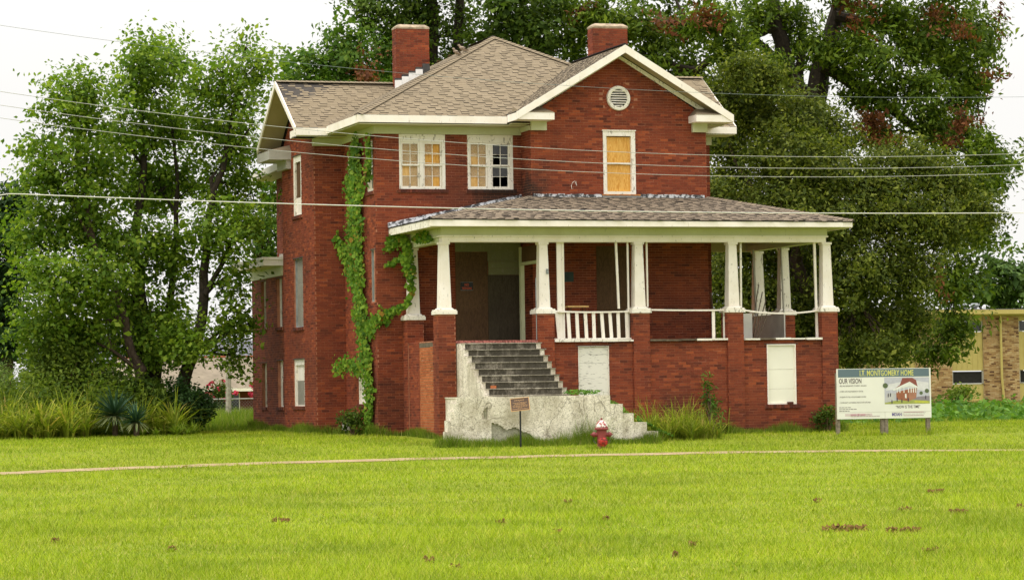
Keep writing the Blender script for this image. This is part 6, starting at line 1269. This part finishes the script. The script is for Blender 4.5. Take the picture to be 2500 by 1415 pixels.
for k, (X, Y, Z, w_) in enumerate(CLOD):
    rng = random.Random(k); m = MB(); n_ = 22 if w_ < .2 else int(30 + 160*w_)
    for j in range(n_):
        x = rng.uniform(-.5, .5)*w_; y = rng.gauss(0, .2)*min(w_, .35); r = rng.uniform(.006, .026)*(1 if w_ < .25 else 1.3); z = rng.uniform(0, .05)
        ps = [(x + r*math.cos(a)*rng.uniform(.6, 1.2), y + r*math.sin(a)*rng.uniform(.6, 1.2), z + rng.uniform(-.01, .01)) for a in (0, 1.26, 2.5, 3.77, 5.03)]
        m.add(ps + [(x + rng.uniform(-.01, .01), y, z + r*rng.uniform(.8, 1.5))], [(i, (i+1) % 5, 5) for i in range(5)])
    bp = [(.52*w_*math.cos(a)*rng.uniform(.8, 1.1), min(.2, .3*w_)*math.sin(a)*rng.uniform(.7, 1.1), -.012) for a in np.linspace(0, 6.283, 13)[:-1]]
    m.add(bp + [(0, 0, .018)], [(i, (i+1) % 12, 12) for i in range(12)])
    o = link('dirt_clod', m, 'soil'); o.location = (X, Y, Z + .004)
    lab = {1: 'longest strip of turned brown soil in the lawn at lower right', 0: 'largest brown clod on the lawn below the stair at lower left centre'}.get(k, 'small brown dirt clod in the mown lawn, %s from the left edge' % ORD[RANK[k]])
    tag(o, lab, 'dirt clod', 'dirt clods scattered over the lawn')

# ------------------------------------------------------------------ grass
rng = np.random.default_rng(77)
def field(n, y0, y1, pw, margin=3.0):
    t_ = rng.random(n); Y = (y0**(1-pw) + t_*(y1**(1-pw) - y0**(1-pw)))**(1/(1-pw)); hwid = Y*.1745*1.12 + margin; X = (rng.random(n)*2 - 1)*hwid
    return X, Y
X, Y = field(360000, 22.5, 74, 1.6); u, v = to_uv(X, Y); wob = .22*np.sin(u*1.7) + .18*np.sin(u*5.3 + 2) + .12*np.sin(u*13)
k = (v < WALK0 + .12 + wob + .5*np.maximum(0, np.sin(u*.83 + 1.2)*np.sin(u*2.9))) ; X, Y = X[k], Y[k]; P = np.stack([X, Y, gz(X, Y)], 1)
hh = .055*(1 + .5*np.sin(X*.9 + Y*.37)*np.sin(Y*.55 - X*.2)) + .012
lawn = link('lawn_grass', fast_mesh('lawn_grass', grass_tris(P, hh, np.interp(Y, [22, 70], [.008, .016]), .9, rng), 3), 'grass', kind='stuff')
n = 190000; u = rng.random(n)*44 - 20; v = WALK1 + rng.random(n)**1.0*20; wob = .12*np.sin(u*2.3) + .12*np.sin(u*6.1 + 1)
k = (v > WALK1 - .1 + wob) & ~((u > -.7) & (u < 10.8) & (v > -.1)) & ~((u > -.72) & (u < 4.3) & (v > -3.5) & (v < 0)) & ~((u > -1.5) & (v > 3.3) & (u < 9)) & (v < 13)
u, v = u[k], v[k]; c_, s_ = math.cos(TH), math.sin(TH); X, Y = OX + c_*u - s_*v, OY + s_*u + c_*v; P = np.stack([X, Y, gz(X, Y)], 1)
link('verge_grass', fast_mesh('verge_grass', grass_tris(P, .075 + .02*np.sin(X*2.1)*np.sin(Y*1.7), .016, .8, rng), 3), 'grass', kind='stuff')
q = on_uv(1500, -25, 26, WALK0 + .1, WALK1 - .1, rng); uq, _ = to_uv(q[:, 0], q[:, 1]); q = q[np.sin(uq*1.3) + np.sin(uq*3.7 + 1) > .35]
link('path_grass', fast_mesh('path_grass', grass_tris(q, .05, .014, .9, rng), 3), 'grass', kind='stuff')
tp = []
for _ in range(650):
    t_ = rng.random(); yy = 23 + 41*t_**1.5; xx = (rng.random()*2 - 1)*(yy*.19 + 2)
    if abs(to_uv(xx, yy)[1] + 8) > 1.6: tp.append((xx, yy, rng.uniform(.5, 1.3)))
fountain('lawn_tufts', tp, 16, .10, .010, 1.0, 'grass', 88, kind='stuff')
# longer grass along walls, stair and posts
def edge(n, pts, wd, h, w, seed, mat='tallgrass', nm='wall_grass'):
    r = np.random.default_rng(seed); P0 = np.array(pts[:-1], float); P1 = np.array(pts[1:], float); L = np.linalg.norm(P1 - P0, axis=1); i = r.choice(len(L), n, p=L/L.sum()); f = r.random(n)[:, None]; q = P0[i]*(1-f) + P1[i]*f
    q[:, 1] -= np.abs(r.normal(size=n))*wd; q[:, 0] -= np.abs(r.normal(size=n))*wd*.4
    X, Y = OX + c_*q[:, 0] - s_*q[:, 1], OY + s_*q[:, 0] + c_*q[:, 1]; hf = h*(.45 + .55*np.abs(np.sin(q[:, 0]*1.9 + q[:, 1]) + .4*np.sin(q[:, 0]*5.3)))
    return link(nm, fast_mesh(nm, grass_tris(np.stack([X, Y, gz(X, Y)], 1), hf, w, .5, r), 3), mat, kind='stuff')
edge(9000, [(-1.55, 15), (-1.55, 6.7), (-.7, 6.6), (-.75, 3.3), (0, 3.2), (-.05, .2), (.45, -.05)], .16, .26, .016, 81)
edge(6500, [(-1.1, -3.55), (4.5, -3.55)], .18, .26, .014, 82); edge(6000, [(4.5, -.1), (10.9, -.1)], .16, .24, .014, 83); edge(1600, [(10.9, -.1), (10.9, 5)], .2, .25, .016, 84)
edge(700, [(9.6, -2.5), (12.3, -2.5)], .1, .16, .014, 85, 'grass'); edge(260, [(2.2, -4.9), (2.9, -4.9)], .07, .12, .012, 86, 'grass', 'hydrant_grass'); edge(500, [(1.9, -3.6), (3.3, -3.6)], .1, .62, .012, 87)
# uncut grass behind, left and right of the house
n = 60000; u = np.concatenate([rng.random(n)*20 - 14, rng.random(n//2)*28 + 11]); v = np.concatenate([12 + rng.random(n)*24, 5 + rng.random(n//2)*36]); k = ~((u > -1.6) & (v < 15.5) & (u < 9)); u, v = u[k], v[k]
X, Y = OX + c_*u - s_*v, OY + s_*u + c_*v; P = np.stack([X, Y, gz(X, Y)], 1); hh = np.where(u < 5, np.interp(v, [12, 24], [.14, .42]), .16)
link('uncut_grass', fast_mesh('uncut_grass', grass_tris(P, hh, .028, .5, rng), 3), 'tallgrass', kind='stuff')
